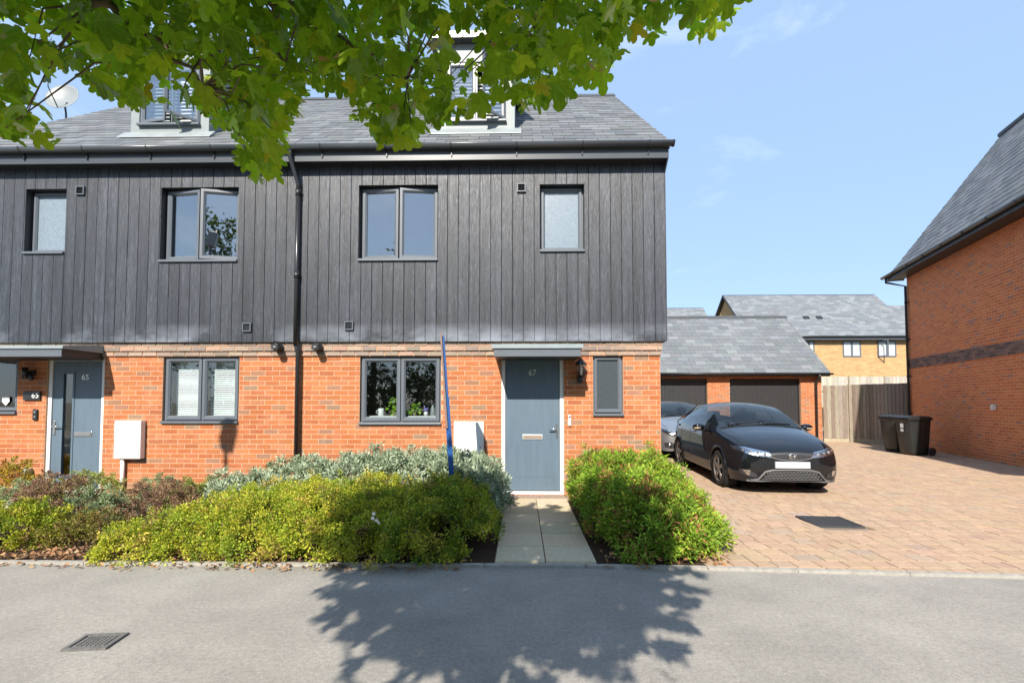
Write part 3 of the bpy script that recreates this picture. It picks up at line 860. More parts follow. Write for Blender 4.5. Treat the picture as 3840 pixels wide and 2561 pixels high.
# ------------------------------------------------------------------ red brick house across the drive
A_R = R(17.3)
RC = Vector((12.62, 15.5, 0))                                   # far corner of its long wall
DN = Vector((-math.sin(A_R), -math.cos(A_R), 0))                # along the wall, towards the road
NW = Vector((-math.cos(A_R), math.sin(A_R), 0))                 # out of the wall, towards the drive
RLEN = 13.5; RZ = 5.62
RROT = math.atan2(DN.y, DN.x)                                   # wall's own x axis runs along DN, its front faces NW
def rw(u, v, out=0.0): return RC + DN * u + NW * out + Vector((0, 0, v))
rh = empty("house", RC + DN * 6 - NW * 3, "red brick house with plain long side wall and slate roof across the drive", "house")
RXF = Matrix.Translation(RC) @ Matrix.Rotation(RROT, 4, 'Z')    # local: x along wall, -y out of the wall
m = MB(RXF); m.box(0, RLEN, 0, 6.2, -0.05, RZ); M['mortar_pale'] = plain("pale_mortar", (0.66, 0.36, 0.21), 0.95, vary=0.1, scale=30); rwall = m.build("wall", M['mortar_pale'], rh)
ops = []
BZ0, BZ1 = 2.55, 2.85
score = lambda c, v: 0
def rb(z0, z1, cols, w, st=0, lim=300):
    lay("brick", courses(0, RLEN, z0, z1, [], start=st), lambda u, v: rw(u, v), RROT, rwall, M['brick_o'], M['brick_a'], cols, w, 0.008, lim)
RED = [(0.63, 0.190, 0.064), (0.59, 0.170, 0.056), (0.65, 0.210, 0.072), (0.54, 0.155, 0.062), (0.40, 0.175, 0.11)]
rects = courses(0, RLEN, 0.0, BZ0, [], joint=0.013) + courses(0, RLEN, BZ1, RZ, [], joint=0.013, start=1)
lay("brick", rects, lambda u, v: rw(u, v), RROT, rwall, M['brick_o'], M['brick_a'], RED, [5, 4, 4, 2, 1], 0.002, 300)
m = MB(RXF); m.box(0, RLEN, -0.012, 0.01, BZ0, BZ1); M['mortar_dark'] = plain("dark_mortar", (0.33, 0.24, 0.19), 0.95, vary=0.15, scale=30); rband = m.build("brick_band", M['mortar_dark'], rh)
lay("brick", courses(0, RLEN, BZ0, BZ1, []), lambda u, v: rw(u, v, 0.012), RROT, rband, M['brick_o'], M['brick_a'], [(0.16, 0.10, 0.085), (0.20, 0.125, 0.10), (0.13, 0.085, 0.075), (0.24, 0.14, 0.10)], None, 0.008, 300)
# roof: eave overhang then a steep slope to the ridge
RP = R(54.0); OV = 0.42; EZ = RZ + 0.02; RW = 3.12 + 0.0
def rs(u, s): return rw(u, EZ, OV) - NW * (s * math.cos(RP)) + Vector((0, 0, s * math.sin(RP)))
RL = RW / math.cos(RP)
m = MB(); a, b = -0.28, RLEN
pro = [(0, 0), (RL, 0), (RL, -0.12), (0, -0.12)]
def rp3(u, s, t): return rs(u, s) + (Vector((0, 0, math.cos(RP))) + NW * math.sin(RP)) * t
A_ = [m.p(rp3(a, *q)) for q in pro]; B_ = [m.p(rp3(b, *q)) for q in pro]
m.face(A_); m.face(B_[::-1])
for k in range(4): m.face((A_[k], B_[k], B_[(k+1)%4], A_[(k+1)%4]))
top = rs(0, RL)
def back(u, s): return rw(u, EZ, OV) - NW * (2*RW - s*math.cos(RP)) + Vector((0, 0, s*math.sin(RP)))
m.poly([back(a, 0), back(b, 0), back(b, RL), back(a, RL)])
rroof = m.build("roof", M['gable'], rh)
slates(rroof, a, b, lambda u, s: rs(u, s) + Vector((0, 0, 0.004)), RP, RL, 0.24, 0.33, rotz=RROT)
m = MB(); m.tube([rs(a, RL) + Vector((0, 0, 0.02)), rs(b, RL) + Vector((0, 0, 0.02))], 0.09, 8); m.build("ridge_tile", M['soffit'], rroof)
m = MB(); m.poly([rw(0.004, RZ - 0.02, 0), rw(0.004, RZ - 0.02, -6.2), rs(0.004, RL * 0.985)]); m.build("gable_end", M['mortar'], rh)
m = MB(RXF); m.box(a + 0.004, RLEN, -OV - 0.02, -0.002, RZ - 0.10, RZ - 0.085); m.box(a, RLEN, -OV - 0.035, -OV - 0.016, RZ - 0.115, RZ + 0.06); m.build("fascia", M['soffit'], rh)
m = MB(RXF); m.box(a - 0.012, a - 0.001, -OV - 0.03, 0.05, RZ - 0.12, RZ + 0.05); m.build("fascia_return", M['zinc'], rh)
m = MB(RXF); gr = 0.06; gy, gz = -OV - 0.10, RZ + 0.04
arc = [(gy + gr*math.cos(t), gz + gr*1.2*math.sin(t)) for t in [math.pi + math.pi*k/10 for k in range(11)]]
m.prism(arc + [(gy + gr - 0.005, gz), (gy - gr + 0.005, gz)], 'x', a - 0.12, RLEN, True); rg = m.build("gutter", M['blackpl'], rh)
for k in range(14):
    m = MB(RXF); m.prism([(gy + (gr+0.006)*math.cos(t), gz + (gr*1.2+0.006)*math.sin(t)) for t in [math.pi + math.pi*j/8 for j in range(9)]], 'x', 0.4 + k*0.95, 0.42 + k*0.95 + 0.03); m.build("gutter_bracket", M['blackpl'], rg)
m = MB(RXF); m.tube([(-0.14, gy, gz - 0.05), (-0.14, gy, gz - 0.22), (0.05, -0.06, gz - 0.42), (0.05, -0.06, 0.03)], 0.036, 12); rdp = m.build("downpipe", M['blackpl'], rh)
for z in (1.1, 2.3, 3.5, 4.7):
    m = MB(RXF); m.lathe([(0.037, -0.03), (0.044, -0.03), (0.044, 0.03), (0.037, 0.03)], (0.05, -0.06, z), 'z', 12); m.box(0.0, 0.16, -0.026, -0.010, z - 0.012, z + 0.012); m.build("pipe_collar", M['blackpl'], rdp)
# socket box on that wall
def rwall_hit(px, py):
    d = ray(px, py); o = Vector((0, 0, H)); t = (RC - o).dot(NW) / d.dot(NW); return o + d * t
hp = rwall_hit(3732, 1527); u = (hp - RC).dot(DN)
sx = empty("socket_box", rw(u, hp.z, 0.02), "small white outdoor socket box on the red brick side wall", "socket")
m = MB(RXF); m.bbox(u - 0.075, u + 0.075, -0.06, -0.009, hp.z - 0.065, hp.z + 0.065, 0.01); m.build("case", M['white'], sx)
m = MB(RXF); m.bbox(u + 0.01, u + 0.06, -0.068, -0.0605, hp.z - 0.04, hp.z + 0.04, 0.004); m.build("switch", M['number'], sx)

# ------------------------------------------------------------------ garage
GY = 17.5; GX1 = FX(3083, GY, 1550); GX0 = 4.3
GD1 = (FX(2737, GY), FX(3004, GY), 0.0, FZ(1420, GY)); GD0 = (GX0 + 0.25, FX(2654, GY), 0.0, FZ(1420, GY))
ga = empty("garage", (8, GY + 2.5, 0), "double brick garage with two black doors and a grey slate roof", "garage")
m = MB(); wall_sheet(m, GX0, GX1, -0.05, 2.46, GY, [GD0, GD1], 0.22); m.box(GX1 - 0.2, GX1, GY + 0.001, GY + 5.4, 0, 2.46)
m.prism([(GY, 2.40), (GY + 5.4, 2.40), (GY + 2.7, 4.85)], 'x', GX1 - 0.2, GX1 - 0.001)
gw = m.build("wall", M['mortar'], ga)
lay("brick", courses(GX0, GX1, 0.0, 2.46, [GD0, GD1]), lambda u, v: (u, GY, v), 0, gw, M['brick_o'], M['brick_a'], BRICK_COLS, BRICK_W, 0.0035, 300, lambda c, v: c.x * 2)
def ribdoor():
    t = NT("black_ribbed_door"); f = t.noise(14, 4, 0.6, (4, 4, 0.4)); t.bump(f, 0.2, 0.01)
    return t.done(t.ramp(f, (0.3, (0.018, 0.019, 0.021)), (0.7, (0.036, 0.037, 0.040))), 0.5)
M['gdoor'] = ribdoor()
for D in (GD0, GD1):
    m = MB(); n = round((D[1] - D[0] - 0.1) / 0.075); w_ = (D[1] - D[0] - 0.1) / n
    for k in range(n):
        a = D[0] + 0.05 + k * w_
        m.prism([(a, GY + 0.13), (a + 0.006, GY + 0.12), (a + w_ - 0.010, GY + 0.12), (a + w_ - 0.004, GY + 0.13), (a + w_, GY + 0.13), (a + w_, GY + 0.14), (a, GY + 0.14)][::-1], 'z', 0.015, D[3] - 0.05)
    gd = m.build("garage_door", M['gdoor'], ga)
    m = MB(); m.box(D[0] + 0.002, D[0] + 0.049, GY + 0.10, GY + 0.16, 0, D[3] - 0.002); m.box(D[1] - 0.049, D[1] - 0.002, GY + 0.10, GY + 0.16, 0, D[3] - 0.002); m.box(D[0] + 0.05, D[1] - 0.05, GY + 0.10, GY + 0.16, D[3] - 0.049, D[3] - 0.002)
    m.build("frame", M['blackpl'], gd)
GP = math.atan(0.906); GE = Vector((0, 17.2, 2.52)); GRY = 20.0
GL = (GRY - GE.y) / math.cos(GP); gx1 = GX1 + 0.16; gx0 = GX0 - 0.2
grz = GE.z + 0.906 * (GRY - GE.y)
m = MB(); m.prism([(GE.y + 0.03, GE.z), (GRY, grz), (2*GRY - GE.y, GE.z), (2*GRY - GE.y, GE.z - .1), (GRY, grz - .1), (GE.y + 0.03, GE.z - .1)], 'x', gx0, gx1 - 0.002)
gr_ = m.build("roof", M['gable'], ga)
G_SL = [(0.140, 0.153, 0.165), (0.128, 0.139, 0.150), (0.155, 0.168, 0.180), (0.185, 0.198, 0.21), (0.134, 0.146, 0.157), (0.145, 0.157, 0.168)]
slates(gr_, gx0, gx1, lambda u, s: (u, GE.y + s*math.cos(GP), GE.z + s*math.sin(GP) + 0.004), GP, GL, 0.235, 0.40, G_SL)
part("ridge_tile", M['gable'], gr_, lambda m: m.prism([(GRY - 0.12, grz - 0.07), (GRY, grz + 0.06), (GRY + 0.12, grz - 0.07)], 'x', gx0, gx1 + 0.01))
part("fascia", M['soffit'], ga, lambda m: m.box(gx0, gx1, 17.24, 17.26, 2.40, 2.53))
part("soffit", M['soffit'], ga, lambda m: m.box(gx0, gx1, 17.261, GY - 0.01, 2.43, 2.445))
part("gutter", M['blackpl'], ga, lambda m: m.prism([(17.185 + 0.055*math.cos(t), 2.51 + 0.065*math.sin(t)) for t in [math.pi + math.pi*k/10 for k in range(11)]], 'x', gx0, gx1 + 0.06, True))
gxp = FX(3063, 17.4, 1500)
m = MB(); m.tube([(gxp, 17.19, 2.47), (gxp, 17.2, 2.36), (gxp, 17.42, 2.2), (gxp, 17.43, 0.02)], 0.04, 10); m.build("downpipe", M['blackpl'], ga)

# ------------------------------------------------------------------ houses far behind
M['buff'] = None
def buff():
    t = NT("buff_brick")
    br = t.n("TexBrick"); br.inputs["Scale"].default_value = 1.0; br.inputs["Brick Width"].default_value = 0.225; br.inputs["Row Height"].default_value = 0.075
    br.inputs["Mortar Size"].default_value = 0.008; br.inputs["Color1"].default_value = (0.50, 0.31, 0.14, 1); br.inputs["Color2"].default_value = (0.40, 0.235, 0.105, 1); br.inputs["Mortar"].default_value = (0.46, 0.34, 0.20, 1)
    g = t.n("NewGeometry"); s = t.n("SeparateXYZ"); c = t.n("CombineXYZ"); t.t.links.new(g.outputs["Position"], s.inputs[0])
    t.set(c.inputs[0], t.math('ADD', s.outputs[0], s.outputs[1])); t.t.links.new(s.outputs[2], c.inputs[1]); t.t.links.new(c.outputs[0], br.inputs["Vector"])
    col = t.mix(1.0, br.outputs["Color"], t.ramp(t.noise(1.4, 4, 0.6, (1, 1, 3)), (0.3, 0.8), (0.7, 1.12)), 'MULTIPLY')
    return t.done(col, 0.9, spec=0.2)
M['buff'] = buff()
FS = [(0.155, 0.168, 0.182), (0.140, 0.152, 0.165), (0.175, 0.188, 0.202), (0.20, 0.213, 0.228), (0.148, 0.16, 0.173)]
def farhouse(label, x0, x1, Y0, yr, ez, rz, tan, wins=(), group=None, band=None):
    e = empty("house", ((x0+x1)/2, yr, 0), label, "house", group)
    p = math.atan(tan); L = (yr - Y0) / math.cos(p)
    m = MB(); wy = Y0 + 0.35; m.box(x0 + 0.25, x1 - 0.25, wy, 2*yr - wy, 0, ez - 0.02)
    m.prism([(wy, ez - 0.03), (2*yr - wy, ez - 0.03), (yr, rz - 0.22)], 'x', x0 + 0.25, x1 - 0.25)
    w = m.build("wall", M['buff'], e)
    m = MB(); m.prism([(Y0, ez), (yr, rz), (2*yr - Y0, ez), (2*yr - Y0, ez - .16), (yr, rz - .16), (Y0, ez - .16)], 'x', x0, x1 - 0.003)
    r = m.build("roof", M['soffit'], e)
    slates(r, x0 + 0.05, x1, lambda u, s: (u, Y0 + s*math.cos(p), ez + s*math.sin(p) + 0.006), p, L, 0.26, 0.44, FS, limit=300)
    m = MB(); m.box(x0, x1, Y0 - 0.03, Y0 - 0.005, ez - 0.26, ez - 0.02); m.box(x0, x1, Y0 - 0.004, wy, ez - 0.2, ez - 0.17); m.build("fascia", M['fascia'], e)
    part("gutter", M['blackpl'], e, lambda m: m.tube([(x0 - .1, Y0 - 0.09, ez - 0.03), (x1 + .1, Y0 - 0.09, ez - 0.03)], 0.065, 8))
    if band: part("brick_band", M['mortar'], e, lambda m: m.box(x0 + 0.25, x1 - 0.25, wy - 0.03, wy - 0.001, *band))
    for (a, b, c, d, sw) in wins:
        m = MB(); y = wy - 0.03
        m.box(a, a+.09, y, wy-.001, c, d); m.box(b-.09, b, y, wy-.001, c, d); m.box(a+.09, b-.09, y, wy-.001, d-.09, d); m.box(a+.09, b-.09, y, wy-.001, c, c+.09)
        mx_ = (a+b)/2; m.box(mx_-.07, mx_+.07, y, wy-.001, c+.09, d-.09)
        o = m.build("window", M['frame'], e)
        boxpart("pane", M['farglass'], o, a+.09, mx_-.07, wy-.012, wy-.002, c+.09, d-.09); boxpart("pane", M['farglass'], o, mx_+.07, b-.09, wy-.012, wy-.002, c+.09, d-.09)
        if sw:
            m = MB(Matrix.Translation((a, y, 0)) @ Matrix.Rotation(R(-58), 4, 'Z')); wv = mx_ - a
            m.box(0, .06, -.04, 0, c+.03, d+.05); m.box(wv-.06, wv, -.04, 0, c+.03, d+.05); m.box(.06, wv-.06, -.04, 0, d-.01, d+.05); m.box(.06, wv-.06, -.04, 0, c+.03, c+.09)
            m.build("casement", M['frame'], o)
    return e
t_ = NT("far_pane"); M['farglass'] = t_.done(t_.ramp(t_.noise(0.7, 2), (0.3, (0.42, 0.45, 0.45)), (0.7, (0.62, 0.63, 0.60))), 0.15, spec=0.8)
y_ = 33.0
def fw_(xa, xb, ya, yb, sw): 
    r = rect(xa, xb, ya, yb, y_); return (*r, sw)
fh = farhouse("buff brick house with wide slate roof behind the garage, one window swung open", 15.7, 27.4, 32.6, 36.7, 5.98, 9.79, 0.928,
    [fw_(3158, 3226, 1279, 1339, False), fw_(3289, 3358, 1279, 1339, True), fw_(3010, 3052, 1279, 1339, False)], band=(2.35, 2.62))
for px in (3021, 3070):
    a = FY(px, 1184, 34.3); m = MB(Matrix.Translation((a.x, 34.25, 5.98 + 0.928*1.65 + 0.05)) @ Matrix.Rotation(math.atan(0.928), 4, 'X')); m.bbox(-0.2, 0.2, -0.15, 0.15, 0, 0.06, 0.01); m.build("roof_vent", M['soffit'], fh)
boxpart("window_head", M['soffit'], fh, FX(3165, y_), FX(3230, y_), 32.9, 32.948, 2.2, 2.32)
boxpart("window_head", M['soffit'], fh, FX(3290, y_), FX(3375, y_), 32.9, 32.948, 2.2, 2.32)
farhouse("distant slate roofed house between the boarded house and the buff house", 9.5, FX(2637, 52, 1157), 46.4, 52, 6.6, FZ(1157, 52), (FZ(1157, 52) - 6.6) / 5.6)
farhouse("distant slate roofed house beyond the right end of the buff house", FX(3280, 54, 1150), 54, 48.4, 54, 7.0, FZ(1151, 54), (FZ(1151, 54) - 7.0) / 5.6)

# ------------------------------------------------------------------ close-boarded fences
M['fence'] = plain("weathered_fence_board", 'obj', 0.9, vary=0.28, scale=8, bump=0.5, bscale=20, stretch=(5, 5, 0.5), spec=0.2)
FC = [(0.235, 0.195, 0.150), (0.265, 0.225, 0.175), (0.205, 0.168, 0.130), (0.285, 0.245, 0.195)]
def fence(label, p0, p1, h, posts, base=0.0, bw=0.108, gravel=0.16, cols=FC):
    p0, p1 = Vector((*p0, 0)), Vector((*p1, 0)); d = (p1 - p0); L = d.length; a = math.atan2(d.y, d.x)
    e = empty("fence", (p0 + p1) / 2 + Vector((0, 0, base)), label, "fence")
    me = []
    for v in range(3):
        m = MB(); m.prism([(0.004, 0.0), (bw + 0.012, -0.012), (bw + 0.012, -0.020), (0.004, -0.006)][::-1], 'z', 0, h - gravel + 0.004 * v); me.append(m.mesh("fence_board", M['fence']))
    n = int(L / bw)
    for k in range(n):
        q = p0 + d.normalized() * (k * L / n)
        link("fence_board", random.choice(me), e, (q.x, q.y, base + gravel), (0, 0, a), None, jit(random.choice(cols), 0.15))
    xf = Matrix.Translation(p0) @ Matrix.Rotation(a, 4, 'Z')
    m = MB(xf); m.box(0, L, 0.0, 0.03, base - 0.02, base + gravel - 0.01); o = m.build("gravel_board", M['fence'], e); o.color = (0.36, 0.31, 0.22, 1)
    for z in (0.35, 1.0, h - 0.25):
        m = MB(xf); m.box(0, L, 0.004, 0.06, base + z, base + z + 0.07); o = m.build("rail", M['fence'], e); o.color = (*FC[0], 1)
    for t in posts:
        m = MB(xf); m.bbox(t * L - 0.05, t * L + 0.05, -0.06, 0.08, base - 0.02, base + h + 0.03, 0.008); o = m.build("post", M['fence'], e); o.color = (*FC[1], 1)
fA, fM = Vector((GX1 + 0.03, 17.48)), Vector((FX(3190, 17.25, 1550), 17.25))
fE = rw(-0.02, 0, -0.35)
fence("sunlit weathered board fence joined to the garage corner", fA, fM, 2.06, (0.985,))
fence("board fence in shadow running from fence post to the red brick house", (fM.x + 0.06, fM.y), (fE.x, fE.y), 2.09, ())
fence("pale tall fence with white posts showing above the nearer fences", (15.5, 29.6), (28.0, 29.2), 1.9, (0.215, 0.38, 0.55, 0.8), base=1.13, cols=[(0.36, 0.33, 0.28), (0.40, 0.37, 0.31)])
m = MB(); m.box(14.5, 29.0, 28.9, 32.4, -0.02, 1.12); m.build("raised_ground", M['soil'], None, kind='structure')

# ------------------------------------------------------------------ wheelie bins
M['bin'] = plain("bin_plastic", (0.018, 0.020, 0.020), 0.42, vary=0.2, scale=8, bump=0.1)
M['sticker'] = plain("bin_sticker", (0.55, 0.55, 0.56), 0.5, vary=0.1)
def bin_(pos, rot, label, sticker):
    e = empty("wheelie_bin", pos, label, "bin", None)
    xf = Matrix.Translation(pos) @ Matrix.Rotation(rot, 4, 'Z')            # local -y is the front (opening) side
    def ring(w, d0, d1, z, r=0.04):
        return [(-w + r, d0, z), (w - r, d0, z), (w, d0 + r, z), (w, d1 - r, z), (w - r, d1, z), (-w + r, d1, z), (-w, d1 - r, z), (-w, d0 + r, z)]
    m = MB(xf)
    st = [ring(0.215, -0.20, 0.22, 0.015), ring(0.225, -0.235, 0.235, 0.10), ring(0.245, -0.285, 0.26, 0.50), ring(0.262, -0.325, 0.285, 0.90), ring(0.268, -0.335, 0.29, 0.955), ring(0.285, -0.352, 0.305, 0.96), ring(0.285, -0.352, 0.305, 1.0)]
    ids = [[m.p(q) for q in s] for s in st]
    m.face(ids[0][::-1]); m.face(ids[-1])
    for k in range(len(ids) - 1):
        for j in range(8): m.face((ids[k][j], ids[k][(j+1)%8], ids[k+1][(j+1)%8], ids[k+1][j]), k < 4)
    m.build("body", M['bin'], e)
    m = MB(xf); lid = [ring(0.292, -0.372, 0.31, 1.002, 0.05), ring(0.292, -0.372, 0.31, 1.03, 0.05), ring(0.24, -0.30, 0.27, 1.062, 0.06), ring(0.12, -0.16, 0.16, 1.072, 0.05)]
    ids = [[m.p(q) for q in s] for s in lid]; m.face(ids[0][::-1]); m.face(ids[-1])
    for k in range(3):
        for j in range(8): m.face((ids[k][j], ids[k][(j+1)%8], ids[k+1][(j+1)%8], ids[k+1][j]))
    m.box(-0.10, 0.10, -0.40, -0.372, 1.0, 1.03); m.build("lid", M['bin'], e)
    m = MB(xf); m.tube([(-0.22, 0.35, 0.99), (0.22, 0.35, 0.99)], 0.016, 8)
    for s in (-0.2, 0, 0.2): m.box(s - 0.015, s + 0.015, 0.30, 0.35, 0.97, 1.01)
    m.build("handle", M['bin'], e)
    m = MB(xf); m.tube([(-0.25, 0.25, 0.11), (0.25, 0.25, 0.11)], 0.012, 8); m.build("axle", M['bin'], e)
    for s in (-1, 1):
        m = MB(xf); m.lathe([(0.05, -0.022), (0.10, -0.022), (0.11, -0.012), (0.11, 0.012), (0.10, 0.022), (0.05, 0.022)], (s * 0.268, 0.25, 0.11), 'x', 18); m.build("wheel", M['blackpl'], e)
    if sticker:
        m = MB(xf)
        m.poly([(-0.05, -0.329, 0.74), (0.05, -0.329, 0.74), (0.05, -0.337, 0.86), (-0.05, -0.337, 0.86)]); m.poly([(-0.055, -0.320, 0.64), (0.04, -0.320, 0.64), (0.04, -0.3265, 0.71), (-0.055, -0.3265, 0.71)])
        m.build("sticker", M['sticker'], e)
bg = G(3425, 1704)
bin_((10.76, 13.15, 0.024), R(-86), "black wheelie bin with a pale sticker, standing closer to the road", True)
bin_((10.95, 13.95, 0.024), R(-84), "plain black wheelie bin between the stickered bin and the fence", False)
# ------------------------------------------------------------------ cars
def paint(name, col, flake=0.0, rough=0.35):
    t = NT(name); c = t.mix(t.ramp(t.noise(2.0, 4, 0.6), (0.4, 0.0), (0.8, 0.20)), col, tuple(min(1, x * 1.5 + 0.012) for x in col))
    return t.done(c, rough, flake, 0.5, 1.0 if flake else 0.25, 0.03)
M['blackcar'] = paint("black_car_paint", (0.0050, 0.0062, 0.0085), 0.0, 0.045)
M['silvercar'] = paint("silver_car_paint", (0.36, 0.37, 0.39), 0.75, 0.34)
M['carglass'] = glass_mat("car_glass", 0.085, (0.55, 0.66, 0.72))
M['tyre'] = plain("tyre_rubber", (0.018, 0.018, 0.018), 0.85, vary=0.3, scale=30)
M['rim'] = plain("dark_alloy", (0.26, 0.24, 0.225), 0.32, metal=0.6, vary=0.2)
M['trim'] = plain("grey_trim", (0.14, 0.14, 0.145), 0.42, vary=0.15, scale=20)
M['well'] = plain("wheel_well", (0.006, 0.006, 0.006), 0.9, vary=0)
M['seat'] = plain("seat_fabric", (0.035, 0.036, 0.04), 0.9, vary=0.2)
M['lamp_clear'] = glass_mat("lamp_lens", 0.10, (0.93, 0.95, 0.96))
M['reflector'] = plain("lamp_reflector", (0.72, 0.73, 0.74), 0.18, metal=1.0, vary=0.35, scale=40, bump=0.6, bscale=35)
M['plate'] = plain("blank_plate", (0.42, 0.435, 0.47), 0.45, vary=0.03)
M['amber'] = plain("amber_lens", (0.45, 0.33, 0.22), 0.2, vary=0)

def interp(keys, x):
    """smooth (monotone-ish) interpolation of rows [x, a, b, ...]"""
    if x <= keys[0][0]: return list(keys[0][1:])
    for k in range(len(keys) - 1):
        a, b = keys[k], keys[k+1]
        if x <= b[0]:
            t = (x - a[0]) / (b[0] - a[0])
            p = keys[max(k-1, 0)]; q = keys[min(k+2, len(keys)-1)]
            out = []
            for j in range(1, len(a)):
                h = b[0] - a[0]
                m0 = (b[j]-p[j]) / max(1e-6, b[0]-p[0]) * h; m1 = (q[j]-a[j]) / max(1e-6, q[0]-a[0]) * h
                t2, t3 = t*t, t*t*t
                out.append((2*t3-3*t2+1)*a[j] + (t3-2*t2+t)*m0 + (-2*t3+3*t2)*b[j] + (t3-t2)*m1)
            return out
    return list(keys[-1][1:])

# stations: y, sill half width, sill z, mid half width, mid z, shoulder half width, shoulder z, cant half width, cant z, top z
CIVIC = [
 (0.00, 0.30, 0.215, 0.34, 0.42, 0.33, 0.58, 0.24, 0.635, 0.655),
 (0.03, 0.50, 0.205, 0.54, 0.42, 0.52, 0.60, 0.38, 0.665, 0.685),
 (0.09, 0.64, 0.20, 0.68, 0.43, 0.65, 0.63, 0.48, 0.705, 0.730),
 (0.20, 0.74, 0.20, 0.775, 0.44, 0.735, 0.665, 0.55, 0.760, 0.785),
 (0.38, 0.80, 0.20, 0.838, 0.46, 0.790, 0.715, 0.60, 0.825, 0.855),
 (0.62, 0.82, 0.20, 0.862, 0.48, 0.815, 0.775, 0.64, 0.890, 0.925),
 (0.90, 0.83, 0.20, 0.872, 0.50, 0.832, 0.830, 0.68, 0.945, 0.985),
 (1.10, 0.835, 0.20, 0.877, 0.50, 0.840, 0.862, 0.715, 0.985, 1.035),
 (1.22, 0.835, 0.20, 0.879, 0.50, 0.843, 0.880, 0.700, 1.045, 1.100),
 (1.45, 0.835, 0.20, 0.881, 0.50, 0.846, 0.905, 0.670, 1.165, 1.225),
 (1.70, 0.835, 0.20, 0.882, 0.50, 0.848, 0.930, 0.635, 1.275, 1.340),
 (1.95, 0.835, 0.20, 0.883, 0.50, 0.848, 0.950, 0.605, 1.350, 1.415),
 (2.25, 0.835, 0.20, 0.883, 0.50, 0.847, 0.970, 0.590, 1.392, 1.452),
 (2.60, 0.835, 0.20, 0.882, 0.50, 0.845, 0.985, 0.585, 1.400, 1.460),
 (3.00, 0.835, 0.20, 0.880, 0.50, 0.840, 1.005, 0.570, 1.375, 1.438),
 (3.40, 0.83, 0.21, 0.872, 0.52, 0.825, 1.020, 0.545, 1.310, 1.375),
 (3.75, 0.81, 0.24, 0.850, 0.54, 0.795, 1.030, 0.520, 1.200, 1.262),
 (4.00, 0.77, 0.28, 0.810, 0.56, 0.750, 1.000, 0.500, 1.075, 1.120),
 (4.15, 0.70, 0.30, 0.740, 0.58, 0.680, 0.930, 0.480, 0.965, 0.985),
 (4.24, 0.58, 0.32, 0.620, 0.58, 0.560, 0.820, 0.420, 0.850, 0.862)]
NS = 22                                   # points from sill to centre line
J_SH, J_CA = 11, 16                       # indices of shoulder and cant rail

